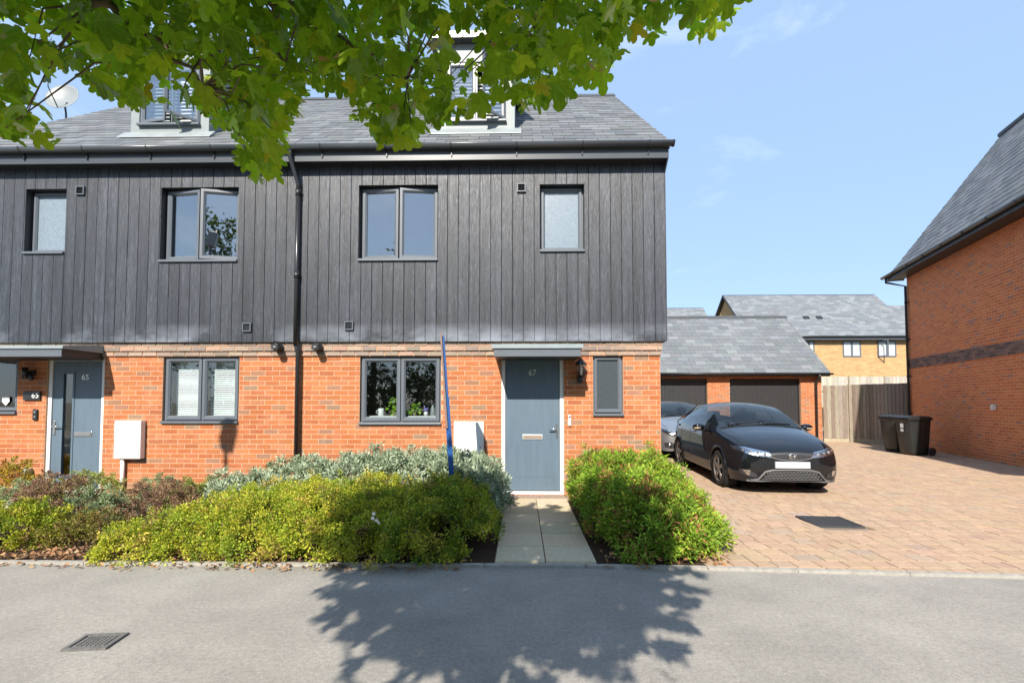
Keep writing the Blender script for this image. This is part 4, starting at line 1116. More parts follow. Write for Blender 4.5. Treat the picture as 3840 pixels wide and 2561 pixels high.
def car(pos, rot, label, body_mat, spec, scale=(1, 1, 1)):
    e = empty("parked_car", pos, label, "car")
    XF = Matrix.Translation(pos) @ Matrix.Rotation(rot, 4, 'Z') @ Matrix.Diagonal((*scale, 1))      # local: x across, y from nose (0) to tail, z up
    ys = [0.0, 0.012, 0.03, 0.055, 0.09, 0.14, 0.20, 0.27] + [0.34 + 0.04 * k for k in range(97)]
    ys = [y for y in ys if y < 4.14] + [4.15, 4.19, 4.22, 4.24]
    def section(y):
        w0, z0, w1, z1, w2, z2, w3, z3, zt = interp(CIVIC, y)
        pts = []
        P = [(w0, z0), (w1, z1), (w2, z2), (w3, z3), (0.0, zt)]
        for k in range(5):                    # sill -> mid
            t = k / 5; a = t * t * (3 - 2*t) * 0.35 + t * 0.65
            pts.append((w0 + (w1 - w0) * math.sin(t * math.pi / 2), z0 + (z1 - z0) * t))
        for k in range(6):                    # mid -> shoulder with a crease
            t = k / 6; pts.append((w1 + (w2 - w1) * t ** 1.9, z1 + (z2 - z1) * t))
        for k in range(5):                    # shoulder -> cant rail
            t = k / 5; bul = math.sin(t * math.pi) * 0.022
            pts.append((w2 + (w3 - w2) * t + bul, z2 + (z3 - z2) * t + bul * 0.4))
        n = NS - 16
        for k in range(n):                    # cant rail -> centre line
            t = k / (n - 1); x = w3 * (1 - t); pts.append((x, z3 + (zt - z3) * (1 - (x / w3) ** 2.2 if w3 else 1)))
        return pts
    S = [section(y) for y in ys]
    ncol = 2 * NS - 1
    def co(i, j):                             # j 0..ncol-1 goes from right sill over the top to the left sill
        if j < NS: x, z = S[i][j]
        else: x, z = S[i][2 * NS - 2 - j]; x = -x
        return (x, ys[i], z)
    WH = [(0.82, 0.315), (3.46, 0.315)]; AR = 0.372
    def zone(i, j):
        y = (ys[i] + ys[i+1]) / 2; jj = min(j, ncol - 2 - j)
        x, z = (S[i][jj][0] + S[i][jj+1][0]) / 2, (S[i][jj][1] + S[i][jj+1][1]) / 2
        if jj < 9:
            for (wy, wz) in WH:
                if math.hypot(y - wy, z - wz) < AR: return None
        top = jj >= J_CA
        if top and 1.12 < y < 2.02: return 'windscreen'
        if top and 3.10 < y < 3.95: return 'rear_window'
        if J_SH + 1 <= jj < J_CA and 1.40 < y < 3.45:
            zf = interp([(1.40, 0.0), (1.9, 0.0)], y)
            if abs(y - 2.42) < 0.045: return 'pillar'
            if y < 1.62 and jj > J_SH + (y - 1.40) * 20: return 'body'
            if jj > J_CA - 2 and (y < 1.8 or y > 3.3): return 'body'
            return 'side_window' if y < 2.42 else 'rear_side_window'
        if jj < 3 and y > 0.5: return 'trim'
        return 'body'
    groups = {}
    for i in range(len(ys) - 1):
        for j in range(ncol - 1):
            z = zone(i, j)
            if z is None: continue
            key = z + ('_l' if (j >= NS - 1 and 'side' in z) else '')
            groups.setdefault(key, []).append((i, j))
    full = MB()
    allv = {(i, j): full.p(co(i, j)) for i in range(len(ys)) for j in range(ncol)}
    for i in range(len(ys) - 1):
        for j in range(ncol - 1): full.face((allv[i, j], allv[i, j+1], allv[i+1, j+1], allv[i+1, j]))
    nose = [allv[0, j] for j in range(ncol)]; full.face(nose)
    bvh = BVHTree.FromPolygons([Vector(v) for v in full.v], full.f)
    # normals of the whole skin, so that split parts shade as one surface
    def make(cells, name, mat, parent, extra=None, solid=0.0):
        m = MB(XF); idx = {}
        for (i, j) in cells:
            q = []
            for (a, b) in ((i, j), (i+1, j), (i+1, j+1), (i, j+1)):
                if (a, b) not in idx: idx[a, b] = m.p(co(a, b))
                q.append(idx[a, b])
            m.face(q, True)
        if extra: extra(m)
        return m.build(name, mat, parent)
    def nosecap(m):
        m.face([m.p(co(0, j)) for j in range(ncol)])
        m.face([m.p(co(len(ys)-1, j)) for j in range(ncol)][::-1])
    body = make(groups['body'] + groups.get('pillar', []), "body", body_mat, e, nosecap)
    make(groups['trim'], "sill_trim", M['trim'], e)
    make(groups['windscreen'], "windscreen", M['carglass'], e)
    make(groups['rear_window'], "rear_window", M['carglass'], e)
    for s in ('', '_l'):
        make(groups['side_window' + s], "side_window", M['carglass'], e); make(groups['rear_side_window' + s], "side_window", M['carglass'], e)
    # floor and dark tub under the glass
    m = MB(XF); m.box(-0.80, 0.80, 0.5, 3.9, 0.19, 0.24); m.box(-0.70, 0.70, 1.05, 1.35, 0.24, 0.93); m.box(-0.76, 0.76, 1.30, 3.85, 0.241, 0.34)
    m.build("floor", M['well'], e)
    part_ = lambda n, mt, fn: (lambda mm: (fn(mm), mm.build(n, mt, e)))(MB(XF))
    for sx in (-0.37, 0.37):
        part_("seat", M['seat'], lambda m: (m.bbox(sx-.24, sx+.24, 1.95, 2.45, .34, .55, .05), m.bbox(sx-.24, sx+.24, 2.40, 2.58, .5, 1.05, .06), m.bbox(sx-.13, sx+.13, 2.47, 2.57, 1.08, 1.27, .04)))
    part_("rear_seat", M['seat'], lambda m: (m.bbox(-.66, .66, 3.15, 3.35, .45, 1.02, .06),))
    part_("dashboard", M['seat'], lambda m: m.bbox(-.72, .72, 1.14, 1.62, .78, .955, .05))
    swx = -0.36 * spec.get('drive', 1)
    m = MB(XF)
    ring = [Vector((swx + 0.185*math.cos(t), 1.78 + 0.07*math.sin(t), 0.93 + 0.17*math.sin(t))) for t in [2*math.pi*k/20 for k in range(21)]]
    m.tube(ring, 0.014, 6); m.tube([(swx, 1.78, .93), (swx, 1.60, .86)], 0.03, 8); m.tube([(swx-.18, 1.78, .93), (swx+.18, 1.78, .93)], 0.02, 6); m.build("steering_wheel", M['blackpl'], e)
    # hit helper: point on the skin seen from the front or the side
    def front(x, z, off=0.004):
        h = bvh.ray_cast(Vector((x, -1, z)), Vector((0, 1, 0)))
        if h[0] is None: return Vector((x, 0.3, z))
        return h[0] + Vector((0, -off, 0))
    def sidep(y, z, s, off=0.004):
        h = bvh.ray_cast(Vector((s * 2, y, z)), Vector((-s, 0, 0)))
        if h[0] is None: return Vector((s * 0.85, y, z))
        return h[0] + Vector((s * off, 0, 0))
    def patch(name, mat, outline, off=0.006, n=10, proj=front, parent=None, sub=None):
        """surface patch: outline given as lower and upper polylines of equal length"""
        lo, up = outline; m = MB(XF); rows = []
        def along(pl, t):
            k = t * (len(pl) - 1); i = min(int(k), len(pl) - 2); f_ = k - i
            return (pl[i][0] + (pl[i+1][0]-pl[i][0]) * f_, pl[i][1] + (pl[i+1][1]-pl[i][1]) * f_)
        nu = n * (len(lo) - 1)
        for a in range(nu + 1):
            p, q = along(lo, a / nu), along(up, a / nu)
            rows.append([m.p(proj(p[0] + (q[0]-p[0])*b/6, p[1] + (q[1]-p[1])*b/6, off=off)) for b in range(7)])
        for a in range(nu):
            for b in range(6): m.face((rows[a][b], rows[a+1][b], rows[a+1][b+1], rows[a][b+1]), True)
        # a rim so that the patch is seated in the body
        edge = [rows[a][0] for a in range(nu+1)] + [rows[nu][b] for b in range(1, 7)] + [rows[a][6] for a in range(nu-1, -1, -1)] + [rows[0][b] for b in range(5, 0, -1)]
        return m.build(name, mat, parent or e)
    spec['front'](e, XF, front, sidep, patch, bvh)
    # bonnet shut line
    def strip(pts, w=0.006, name="shut_line"):
        m = MB(XF); m.tube(pts, w / 2, 5); return m.build(name, M['well'], e)
    def topp(x, y):
        h = bvh.ray_cast(Vector((x, y, 3)), Vector((0, 0, -1))); return h[0] if h[0] else Vector((x, y, 0.9))
    for s in (-1, 1):
        strip([topp(s * (0.60 + 0.14 * min(1, y / 0.9)), y) for y in [0.24 + 0.08 * k for k in range(11)]], 0.007)
    strip([topp(0.70 * t, 1.085 + 0.03 * (1 - t * t)) + Vector((0, 0, 0.004)) for t in [-1 + 0.1 * k for k in range(21)]], 0.02, "scuttle")
    m = MB(XF)
    for (a, b, yb, ye) in ((-0.55, 0.08, 1.16, 1.22), (-0.02, 0.55, 1.15, 1.19)):
        m.tube([topp(a + (b - a) * k / 8, yb + (ye - yb) * k / 8) + Vector((0, 0, 0.014)) for k in range(9)], 0.009, 5)
    m.build("wiper", M['blackpl'], e)
    # doors: shut lines, handles, mirrors
    for s in (-1, 1):
        for y in (1.32, 2.44, 3.12):
            strip([sidep(y + 0.06 * math.sin(z * 2), z, s, 0.001) for z in [0.30 + 0.06 * k for k in range(11)]], 0.006)
        strip([sidep(y, 0.27, s, 0.001) for y in [1.30 + 0.1 * k for k in range(19)]], 0.006)
        for y in (2.22, ):
            q = sidep(y, 0.87, s, 0.012); m = MB(XF); m.tube([q + Vector((0, -0.09, -0.004)), q + Vector((s*0.016, -0.05, 0)), q + Vector((s*0.016, 0.06, 0)), q + Vector((0, 0.10, 0))], 0.013, 6); m.build("door_handle", M['chrome'], e)
        q = sidep(1.50, 0.94, s, 0)
        m = MB(XF); m.ball(q + Vector((s*0.145, 0.0, 0.045)), (0.115, 0.075, 0.068), 14, 10); m.tube([q + Vector((-s*0.01, 0.02, -0.02)), q + Vector((s*0.07, 0.01, 0.02))], [0.035, 0.025], 8)
        mi = m.build("mirror", body_mat, e)
        m = MB(XF); m.ball(q + Vector((s*0.165, -0.030, 0.030)), (0.085, 0.050, 0.020), 10, 6); m.build("indicator", M['amber'], mi)
    # wheels
    for (wy, wz) in WH:
        for s in (-1, 1):
            hub = Vector((s * 0.760, wy, wz))
            arch = []
            m = MB(XF)
            for k in range(31):
                t = math.pi * (-0.10 + 1.20 * k / 30); yy, zz = wy + AR * math.cos(t), wz + AR * math.sin(t)
                if zz < 0.205: continue
                arch.append(sidep(yy, zz, s, 0.0))
            arch = [a for a in arch]
            m.tube(arch, 0.020, 6); m.build("arch_lip", body_mat if spec.get('lip') else M['trim'], e)
            m = MB(XF); m.lathe([(0.36, -0.16), (0.365, 0.05)], (s * 0.70, wy, wz), 'x', 24, True, False); m.lathe([(0.0, s*-0.155), (0.36, s*-0.155)], (s * 0.70, wy, wz), 'x', 24, True, False); m.build("wheel_well", M['well'], e)
            ox = s
            m = MB(XF); tr = 0.312; pr = [(0.225, -0.10), (0.28, -0.104), (0.303, -0.095), (tr, -0.075), (tr, 0.075), (0.303, 0.095), (0.28, 0.104), (0.225, 0.10)]
            m.lathe(pr, (hub.x, hub.y, tr), 'x', 30, True, False)
            wh = m.build("wheel", M['tyre'], e)
            m = MB(XF); m.lathe([(0.225, s*0.098), (0.215, s*0.085), (0.205, s*0.02)], (hub.x, hub.y, tr), 'x', 30, True, False)
            for k in range(5):
                a = 2*math.pi*k/5 + 0.3
                for da in (-0.11, 0.11):
                    d1 = Vector((0, math.cos(a + da*2.2), math.sin(a + da*2.2))); d2 = Vector((0, math.cos(a + da), math.sin(a + da)))
                    c = Vector((hub.x + s*0.082, hub.y, tr)); m.tube([c + d1 * 0.035, c + d2 * 0.215], [0.019, 0.013], 6)
            m.lathe([(0.05, s*0.03), (0.05, s*0.094), (0.035, s*0.102), (0.0, s*0.103)], (hub.x, hub.y, tr), 'x', 16, True, False)
            m.build("rim", M['rim'], wh)
            m = MB(XF); m.lathe([(0.0, s*0.012), (0.206, s*0.016)], (hub.x, hub.y, tr), 'x', 30, True, False); m.build("brake_disc", M['well'], wh)
    return e

def black_front(e, XF, front, sidep, patch, bvh):
    # slim swept headlamps
    for s in (-1, 1):
        lo = [(s*0.27, 0.585), (s*0.45, 0.600), (s*0.62, 0.632), (s*0.782, 0.690)]; up = [(s*0.335, 0.672), (s*0.48, 0.702), (s*0.63, 0.735), (s*0.788, 0.745)]
        hl = patch("headlight", M['reflector'], (lo, up), 0.004)
        for k, (x, z, r) in enumerate(((0.40, 0.640, 0.024), (0.50, 0.655, 0.022), (0.59, 0.672, 0.020), (0.68, 0.692, 0.015))):
            q = front(s*x, z, 0.010); m = MB(XF); m.lathe([(r, 0.004), (r, -0.004), (r*0.8, -0.008), (r*0.5, 0.0)], q, 'y', 14); m.build("bulb", M['trim'] if k % 2 else M['chrome'], hl)
        patch("lens", M['lamp_clear'], (lo, up), 0.016, parent=hl)
    # grille strip between the lamps
    g = patch("grille", M['gdoor'], ([(-0.285, 0.592), (-0.15, 0.562), (0, 0.550), (0.15, 0.562), (0.285, 0.592)], [(-0.335, 0.655), (-0.17, 0.668), (0, 0.672), (0.17, 0.668), (0.335, 0.655)]), 0.006)
    patch("grille_edge", M['trim'], ([(-0.30, 0.580), (-0.15, 0.548), (0, 0.535), (0.15, 0.548), (0.30, 0.580)], [(-0.29, 0.590), (-0.15, 0.560), (0, 0.548), (0.15, 0.560), (0.29, 0.590)]), 0.012)
    m = MB(XF)
    # emblem: an upright-barred H in a rounded frame
    c = front(0, 0.612, 0.02); y = c.y
    def bar(x0, z0, x1, z1, w): m.tube([(x0, y, z0), (x1, y, z1)], w, 6)
    fr = [(-0.052, 0.648), (0.052, 0.648), (0.044, 0.574), (-0.044, 0.574)]
    for k in range(4): bar(*fr[k], *fr[(k+1) % 4], 0.0055)
    bar(-0.030, 0.642, -0.024, 0.580, 0.0085); bar(0.030, 0.642, 0.024, 0.580, 0.0085); bar(-0.027, 0.610, 0.027, 0.610, 0.0075)
    m.build("emblem", M['chrome'], e)
    # number plate (blank in the photograph)
    q = front(0.0, 0.46, 0.0); m = MB(XF); m.bbox(-0.262, 0.262, q.y - 0.030, q.y + 0.05, 0.425, 0.527, 0.006); m.build("number_plate", M['plate'], e)
    # lower grille with its mesh and rim
    lo = [(-0.47, 0.262), (-0.24, 0.235), (0, 0.228), (0.24, 0.235), (0.47, 0.262)]; up = [(-0.36, 0.375), (-0.2, 0.385), (0, 0.388), (0.2, 0.385), (0.36, 0.375)]
    patch("intake", M['well'], (lo, up), 0.004)
    m = MB(XF)
    for r in range(6):
        z = 0.245 + r * 0.025
        n = 15
        for k in range(n):
            t = (k + 0.5 * (r % 2)) / n; xl = -0.45 + 0.10 * (z - 0.24) / 0.15; x = xl + (-2 * xl) * t
            if x + 0.03 > -xl: continue
            a, b = front(x, z, 0.010), front(x + 0.040, z, 0.010); m.tube([a, b], 0.0036, 4, False)
            if r < 5: m.tube([b, front(x + 0.052, z + 0.025, 0.010)], 0.0030, 4, False); m.tube([a, front(x - 0.012, z + 0.025, 0.010)], 0.0030, 4, False)
    m.build("mesh_grille", M['trim'], e)
    m = MB(XF); rim = [front(x, z, 0.008) for (x, z) in [(-0.62, 0.222), (-0.50, 0.245), (-0.40, 0.365), (-0.30, 0.392), (0, 0.398), (0.30, 0.392), (0.40, 0.365), (0.50, 0.245), (0.62, 0.222)]]
    m.tube(rim, 0.013, 6); m.build("intake_rim", M['trim'], e)
    patch("splitter", M['trim'], ([(-0.66, 0.203), (-0.3, 0.196), (0, 0.194), (0.3, 0.196), (0.66, 0.203)], [(-0.66, 0.232), (-0.3, 0.222), (0, 0.220), (0.3, 0.222), (0.66, 0.232)]), 0.012)
    for s in (-1, 1):                      # triangular fog lamps in dark pockets
        patch("fog_pocket", M['gdoor'], ([(s*0.52, 0.275), (s*0.64, 0.285), (s*0.74, 0.330)], [(s*0.53, 0.33), (s*0.64, 0.385), (s*0.75, 0.395)]), 0.005)
        patch("fog_lamp", M['reflector'], ([(s*0.625, 0.30), (s*0.66, 0.31)], [(s*0.615, 0.385), (s*0.715, 0.385)]), 0.012)
def silver_front(e, XF, front, sidep, patch, bvh):
    for s in (-1, 1):
        lo = [(s*0.42, 0.56), (s*0.55, 0.575), (s*0.68, 0.62), (s*0.76, 0.68)]; up = [(s*0.45, 0.655), (s*0.56, 0.705), (s*0.66, 0.745), (s*0.775, 0.755)]
        hl = patch("headlight", M['reflector'], (lo, up), 0.004)
        for (x, z, r) in ((0.50, 0.62, 0.030), (0.61, 0.665, 0.034)):
            q = front(s*x, z, 0.012); m = MB(XF); m.lathe([(r, 0.004), (r, -0.004), (r*0.8, -0.008), (r*0.5, 0.0)], q, 'y', 14); m.build("bulb", M['chrome'], hl)
        patch("lens", M['lamp_clear'], (lo, up), 0.018, parent=hl)
        patch("fog_pocket", M['gdoor'], ([(s*0.50, 0.27), (s*0.60, 0.265), (s*0.72, 0.30)], [(s*0.49, 0.39), (s*0.60, 0.43), (s*0.74, 0.41)]), 0.005)
        q = front(s*0.61, 0.345, 0.014); m = MB(XF); m.lathe([(0.0, 0.01), (0.045, -0.006), (0.05, 0.01)], q, 'y', 16); m.build("fog_lamp", M['reflector'], e)
    patch("intake", M['gdoor'], ([(-0.42, 0.25), (0, 0.24), (0.42, 0.25)], [(-0.40, 0.42), (0, 0.44), (0.40, 0.42)]), 0.004)
    patch("splitter", M['trim'], ([(-0.66, 0.203), (0, 0.194), (0.66, 0.203)], [(-0.66, 0.235), (0, 0.225), (0.66, 0.235)]), 0.010)
    q = front(0.0, 0.46, 0.0); m = MB(XF); m.bbox(-0.26, 0.26, q.y - 0.02, q.y + 0.05, 0.45, 0.56, 0.006); m.build("number_plate", M['plate'], e)
car((4.19, 7.40, 0.024), R(-4.5), "glossy black hatchback with blank number plate on the block paving", M['blackcar'], dict(front=black_front, lip=True), (0.98, 1, 0.99))
car((4.35, 11.9, 0.024), R(-3), "silver hatchback half hidden behind the black car and the house", M['silvercar'], dict(front=silver_front, lip=True, silver=True), (0.98, 0.95, 1.01))
# ------------------------------------------------------------------ planting
def quads_mesh(name, V, Fc, cols, mat, uv=None):
    """V (n,k,3) corners of n leaves, Fc faces over the k corners, cols (n,3)"""
    n, k, _ = V.shape; nf = len(Fc)
    me = bpy.data.meshes.new(name)
    me.vertices.add(n * k); me.vertices.foreach_set("co", V.reshape(-1).astype(np.float32))
    ln = [len(f) for f in Fc]; tot = sum(ln)
    base = np.concatenate([np.array(f) for f in Fc])
    loops = (np.arange(n)[:, None] * k + base[None, :]).reshape(-1)
    me.loops.add(n * tot); me.loops.foreach_set("vertex_index", loops.astype(np.int32))
    st = np.cumsum([0] + ln[:-1]); starts = (np.arange(n)[:, None] * tot + st[None, :]).reshape(-1)
    me.polygons.add(n * nf); me.polygons.foreach_set("loop_start", starts.astype(np.int32)); me.polygons.foreach_set("loop_total", np.tile(ln, n).astype(np.int32))
    me.update(calc_edges=True)
    at = me.attributes.new("tint", 'FLOAT_COLOR', 'FACE')
    c4 = np.concatenate([np.repeat(cols, nf, 0), np.ones((n * nf, 1))], 1)
    at.data.foreach_set("color", c4.reshape(-1).astype(np.float32))
    if uv is not None:
        ul = me.uv_layers.new(name="UVMap")
        ul.data.foreach_set("uv", np.tile(uv[base], (n, 1)).reshape(-1).astype(np.float32))
    me.materials.append(mat)
    return me
def unit(a): return a / np.maximum(1e-6, np.linalg.norm(a, axis=-1, keepdims=True))
def leaf_quads(P, A, N, L, Wd, fold=0.25):
    """two-facet leaves: base P, axis A, normal N"""
    A = unit(A); S = unit(np.cross(A, N)); Nn = np.cross(S, A)
    L = L[:, None]; Wd = Wd[:, None]
    b = P; t = P + A * L; mid = P + A * L * 0.45
    l = mid - S * Wd * 0.5 + Nn * Wd * fold; r = mid + S * Wd * 0.5 + Nn * Wd * fold
    return np.stack([b, r, t, l], 1)
LF = [(0, 1, 2), (0, 2, 3)]
def tufts(blobs, n, rng, lo=-0.15, jit_=0.06, zmin=0.03, inner=0.25):
    """points spread over the outside (and a little inside) of a union of ellipsoids"""
    B = np.array(blobs, float); area = (B[:, 3]*B[:, 4] + B[:, 3]*B[:, 5] + B[:, 4]*B[:, 5]); pr = area / area.sum()
    out = []; nor = []
    while len(out) < n:
        k = rng.choice(len(B), p=pr); d = rng.normal(size=3); d /= np.linalg.norm(d)
        if d[2] < lo: continue
        rr = 1.0 - abs(rng.normal()) * inner * 0.5
        p = B[k, :3] + d * B[k, 3:6] * rr + rng.normal(size=3) * jit_ * 0.5
        if p[2] < zmin: continue
        q = (((p - B[:, :3]) / B[:, 3:6]) ** 2).sum(1) ** 0.5; q[k] = 9
        if (q < 0.80).any(): continue
        out.append(p); nor.append(d / B[k, 3:6])
    return np.array(out), unit(np.array(nor))
def shrub(name, label, cat, base, blobs, nt, per, tr, L, Wd, pal, palw, mat, rng, updir=0.4, spread=1.0, cvar=0.18, stems=14, group=None, stem_col=None, fold=0.25):
    e = empty(name, base, label, cat, group)
    T, Nn = tufts(blobs, nt, rng, jit_=0.10)
    # bare hollows here and there, and stray shoots standing proud of the mound
    hol = np.sin(T[:, 0]*11 + 1) * np.sin(T[:, 1]*9.3) + np.sin(T[:, 2]*13 + T[:, 0]*7) * 0.8 + rng.normal(size=len(T)) * 0.25
    kp = hol > -1.02; T, Nn = T[kp], Nn[kp]
    ns = int(len(T) * 0.09); pick_ = rng.choice(len(T), ns, replace=False); up_ = pick_[Nn[pick_, 2] > 0.1]
    sh = np.repeat(up_, 3); stp = np.tile(np.array([0.5, 0.9, 1.3]), len(up_))[:, None]
    sd_ = unit(Nn[up_] + np.array([0, 0, 0.7]) + rng.normal(size=(len(up_), 3)) * 0.35); sd3 = np.repeat(sd_, 3, 0)
    T = np.concatenate([T, T[sh] + sd3 * stp * tr * rng.uniform(0.5, 1.5, (len(up_), 1)).repeat(3, 0)]); Nn = np.concatenate([Nn, sd3])
    pal = np.array(pal); palw = np.array(palw, float) / sum(palw)
    shoot0 = len(T) - len(sh)
    tc_ = pal[rng.choice(len(pal), len(T), p=palw)] * (1 + rng.normal(size=(len(T), 1)) * cvar * 0.6)
    n = len(T) * per
    idx = np.repeat(np.arange(len(T)), np.where(np.arange(len(T)) < shoot0, per, max(5, per // 5))); n = len(idx)
    d = unit(rng.normal(size=(n, 3)) + Nn[idx] * 0.9)
    P = T[idx] + d * tr * np.where(idx < shoot0, 1.0, 0.42)[:, None] * (rng.random((n, 1)) ** 0.5) * (0.7 + 0.6 * rng.random((n, 1)))
    keep = P[:, 2] > 0.02; P, d, idx = P[keep], d[keep], idx[keep]; n = len(P)
    A = unit(d * spread + rng.normal(size=(n, 3)) * 0.55 + np.array([0, 0, updir]))
    N = unit(rng.normal(size=(n, 3)) * 0.7 + Nn[idx] * 0.8 + np.array([0, 0, 0.4]))
    V = leaf_quads(P, A, N, L * (0.65 + 0.7 * rng.random(n)), Wd * (0.7 + 0.6 * rng.random(n)), fold)
    swap = rng.random(n) < 0.25
    c = tc_[idx]; c[swap] = pal[rng.choice(len(pal), swap.sum(), p=palw)]
    c = np.clip(c * (1 + rng.normal(size=(n, 1)) * cvar), 0.004, 0.9)
    tag(link("foliage", quads_mesh("foliage", V, LF, c, mat), e), kind='stuff')
    m = MB(); B = np.array(blobs, float)
    for k in range(stems):
        i = rng.integers(len(T)); t = T[i]; bk = ((B[:, :2] - t[:2]) ** 2).sum(1).argmin()
        s = B[bk, :2] + (t[:2] - B[bk, :2]) * 0.35
        m.tube([(s[0], s[1], 0.0), ((s[0] + t[0]) / 2 + rng.normal() * 0.03, (s[1] + t[1]) / 2 + rng.normal() * 0.03, t[2] * 0.6), t], [0.009, 0.006, 0.003], 5, False)
    m.build("stems", M['twig'], e, kind='stuff')
    return e
M['twig'] = plain("reddish_twig", (0.16, 0.075, 0.045), 0.8, vary=0.3, scale=30)
M['bark'] = plain("maple_bark", (0.15, 0.105, 0.07), 0.9, vary=0.35, scale=20, bump=0.6, bscale=50, stretch=(1, 1, 0.3))
M['lf_silver'] = leaf_mat("sage_leaf", 'attr', 0.18, 0.6); M['lf_yellow'] = leaf_mat("yellow_green_leaf", 'attr', 0.40, 0.5)
M['lf_green'] = leaf_mat("bright_green_leaf", 'attr', 0.38, 0.40); M['lf_hebe'] = leaf_mat("hebe_leaf", 'attr', 0.25, 0.5)
M['lf_dead'] = leaf_mat("dry_leaf", 'attr', 0.2, 0.8)
rg_ = np.random.default_rng(21)
SILVER = ([(0.34, 0.40, 0.28), (0.40, 0.46, 0.34), (0.28, 0.34, 0.23), (0.23, 0.29, 0.18)], [4, 3, 3, 1])
YELLOW = ([(0.41, 0.433, 0.046), (0.524, 0.502, 0.063), (0.296, 0.376, 0.041), (0.547, 0.41, 0.091), (0.205, 0.285, 0.036), (0.376, 0.262, 0.114)], [5, 4, 4, 1.3, 2.5, 0.8])
GREEN = ([(0.216, 0.346, 0.039), (0.292, 0.432, 0.054), (0.151, 0.259, 0.035), (0.389, 0.464, 0.059), (0.389, 0.184, 0.086)], [5, 5, 3, 3, 3.0])
PLUM = ([(0.28, 0.165, 0.115), (0.36, 0.23, 0.14), (0.19, 0.11, 0.085), (0.30, 0.24, 0.11)], [4, 3, 3, 1])
SAGE = ([(0.25, 0.31, 0.17), (0.31, 0.37, 0.21), (0.19, 0.25, 0.14)], [3, 3, 2])
OLIVE = ([(0.36, 0.39, 0.11), (0.28, 0.33, 0.09), (0.42, 0.42, 0.15)], [3, 3, 2])

shrub("shrub", "large silver-grey leafy shrub in front of the window of number 67", "shrub", (-2.0, 6.3, 0.02),
      [(-3.55, 6.25, 0.157, 0.52, 0.52, 0.297), (-2.95, 6.35, 0.218, 0.6, 0.55, 0.41), (-2.2, 6.35, 0.262, 0.62, 0.58, 0.436), (-1.5, 6.35, 0.279, 0.6, 0.58, 0.48), (-0.95, 6.3, 0.288, 0.5, 0.6, 0.471), (-0.62, 5.85, 0.21, 0.36, 0.55, 0.402), (-0.58, 6.3, 0.262, 0.32, 0.5, 0.402)],
      900, 60, 0.085, 0.055, 0.019, *SILVER, M['lf_silver'], rg_, 0.55, 1.0, 0.14, 30)
shrub("shrub", "wide yellow-green shrub spilling over the road edge", "shrub", (-2.4, 4.85, 0.02),
      [(-3.55, 4.62, 0.048, 0.46, 0.44, 0.206), (-3.05, 4.85, 0.095, 0.55, 0.6, 0.285), (-2.5, 4.85, 0.119, 0.55, 0.66, 0.333), (-1.95, 4.9, 0.143, 0.55, 0.7, 0.364), (-1.45, 4.85, 0.143, 0.48, 0.7, 0.364), (-2.75, 5.5, 0.143, 0.9, 0.45, 0.317), (-1.75, 5.55, 0.158, 0.7, 0.45, 0.348)],
      1250, 95, 0.085, 0.022, 0.016, *YELLOW, M['lf_yellow'], rg_, 0.3, 0.9, 0.22, 40)
shrub("shrub", "green and yellow rounded shrub beside the left edge of the front path", "shrub", (-0.85, 4.85, 0.02),
      [(-0.98, 4.72, 0.156, 0.42, 0.62, 0.363), (-0.7, 4.9, 0.173, 0.36, 0.62, 0.381), (-0.8, 5.3, 0.19, 0.4, 0.4, 0.363)],
      460, 95, 0.085, 0.024, 0.017, YELLOW[0] + [(0.13, 0.21, 0.03)], YELLOW[1] + [6], M['lf_yellow'], rg_, 0.3, 0.9, 0.22, 20)
shrub("shrub", "bright green bushy shrub with red stems between the path and the drive", "shrub", (1.3, 5.6, 0.02),
      [(1.1, 6.35, 0.303, 0.42, 0.5, 0.42), (1.55, 6.35, 0.295, 0.44, 0.5, 0.411), (1.17, 5.7, 0.303, 0.42, 0.55, 0.42), (1.53, 5.65, 0.295, 0.42, 0.55, 0.402), (1.18, 5.0, 0.25, 0.38, 0.5, 0.384), (1.46, 4.88, 0.179, 0.42, 0.48, 0.357), (1.27, 4.62, 0.125, 0.38, 0.3, 0.286), (1.64, 4.95, 0.125, 0.28, 0.5, 0.286)],
      1000, 75, 0.11, 0.048, 0.016, *GREEN, M['lf_green'], rg_, 0.15, 1.0, 0.2, 130)
# small plants in front of number 65
SM = "low plants in the bed of number 65"
def small(label, px, py, Y, rx, rz, pal, mat, L=0.022, Wd=0.011, nt=110, per=60, tr=0.045, ry=None, up=0.5):
    c = FY(px, py, Y)
    shrub("low_shrub", label, "shrub", (c.x, Y, 0.02), [(c.x, Y, max(0.06, rz * 0.45), rx, ry or rx * 0.8, rz), (c.x + rx * 0.5, Y + 0.05, rz * 0.4, rx * 0.6, rx * 0.6, rz * 0.85), (c.x - rx * 0.5, Y + 0.03, rz * 0.4, rx * 0.6, rx * 0.6, rz * 0.85)], nt, per, tr, L, Wd, *pal, mat, rg_, up, 1.0, 0.2, 8, None)
small("purple-brown low shrub beside the slab path of number 65", 205, 1860, 5.65, 0.40, 0.36, PLUM, M['lf_hebe'], nt=190)
small("dark purple-brown low shrub between the grey-green mound and the yellow shrub", 590, 1870, 5.45, 0.40, 0.34, PLUM, M['lf_hebe'], nt=190)
small("grey-green mounded low shrub between the two purple-brown ones", 355, 1885, 5.30, 0.27, 0.31, SAGE, M['lf_hebe'], nt=140)
small("olive-green low shrub in front of the door of number 65", 340, 1810, 6.35, 0.36, 0.33, OLIVE, M['lf_hebe'], nt=140)
small("dark sage low shrub at the far edge of the slab path", 110, 1850, 6.15, 0.30, 0.29, SAGE, M['lf_hebe'])
small("sage-green low shrub right of the meter box pipe", 590, 1825, 6.45, 0.28, 0.27, SAGE, M['lf_hebe'], 0.026)
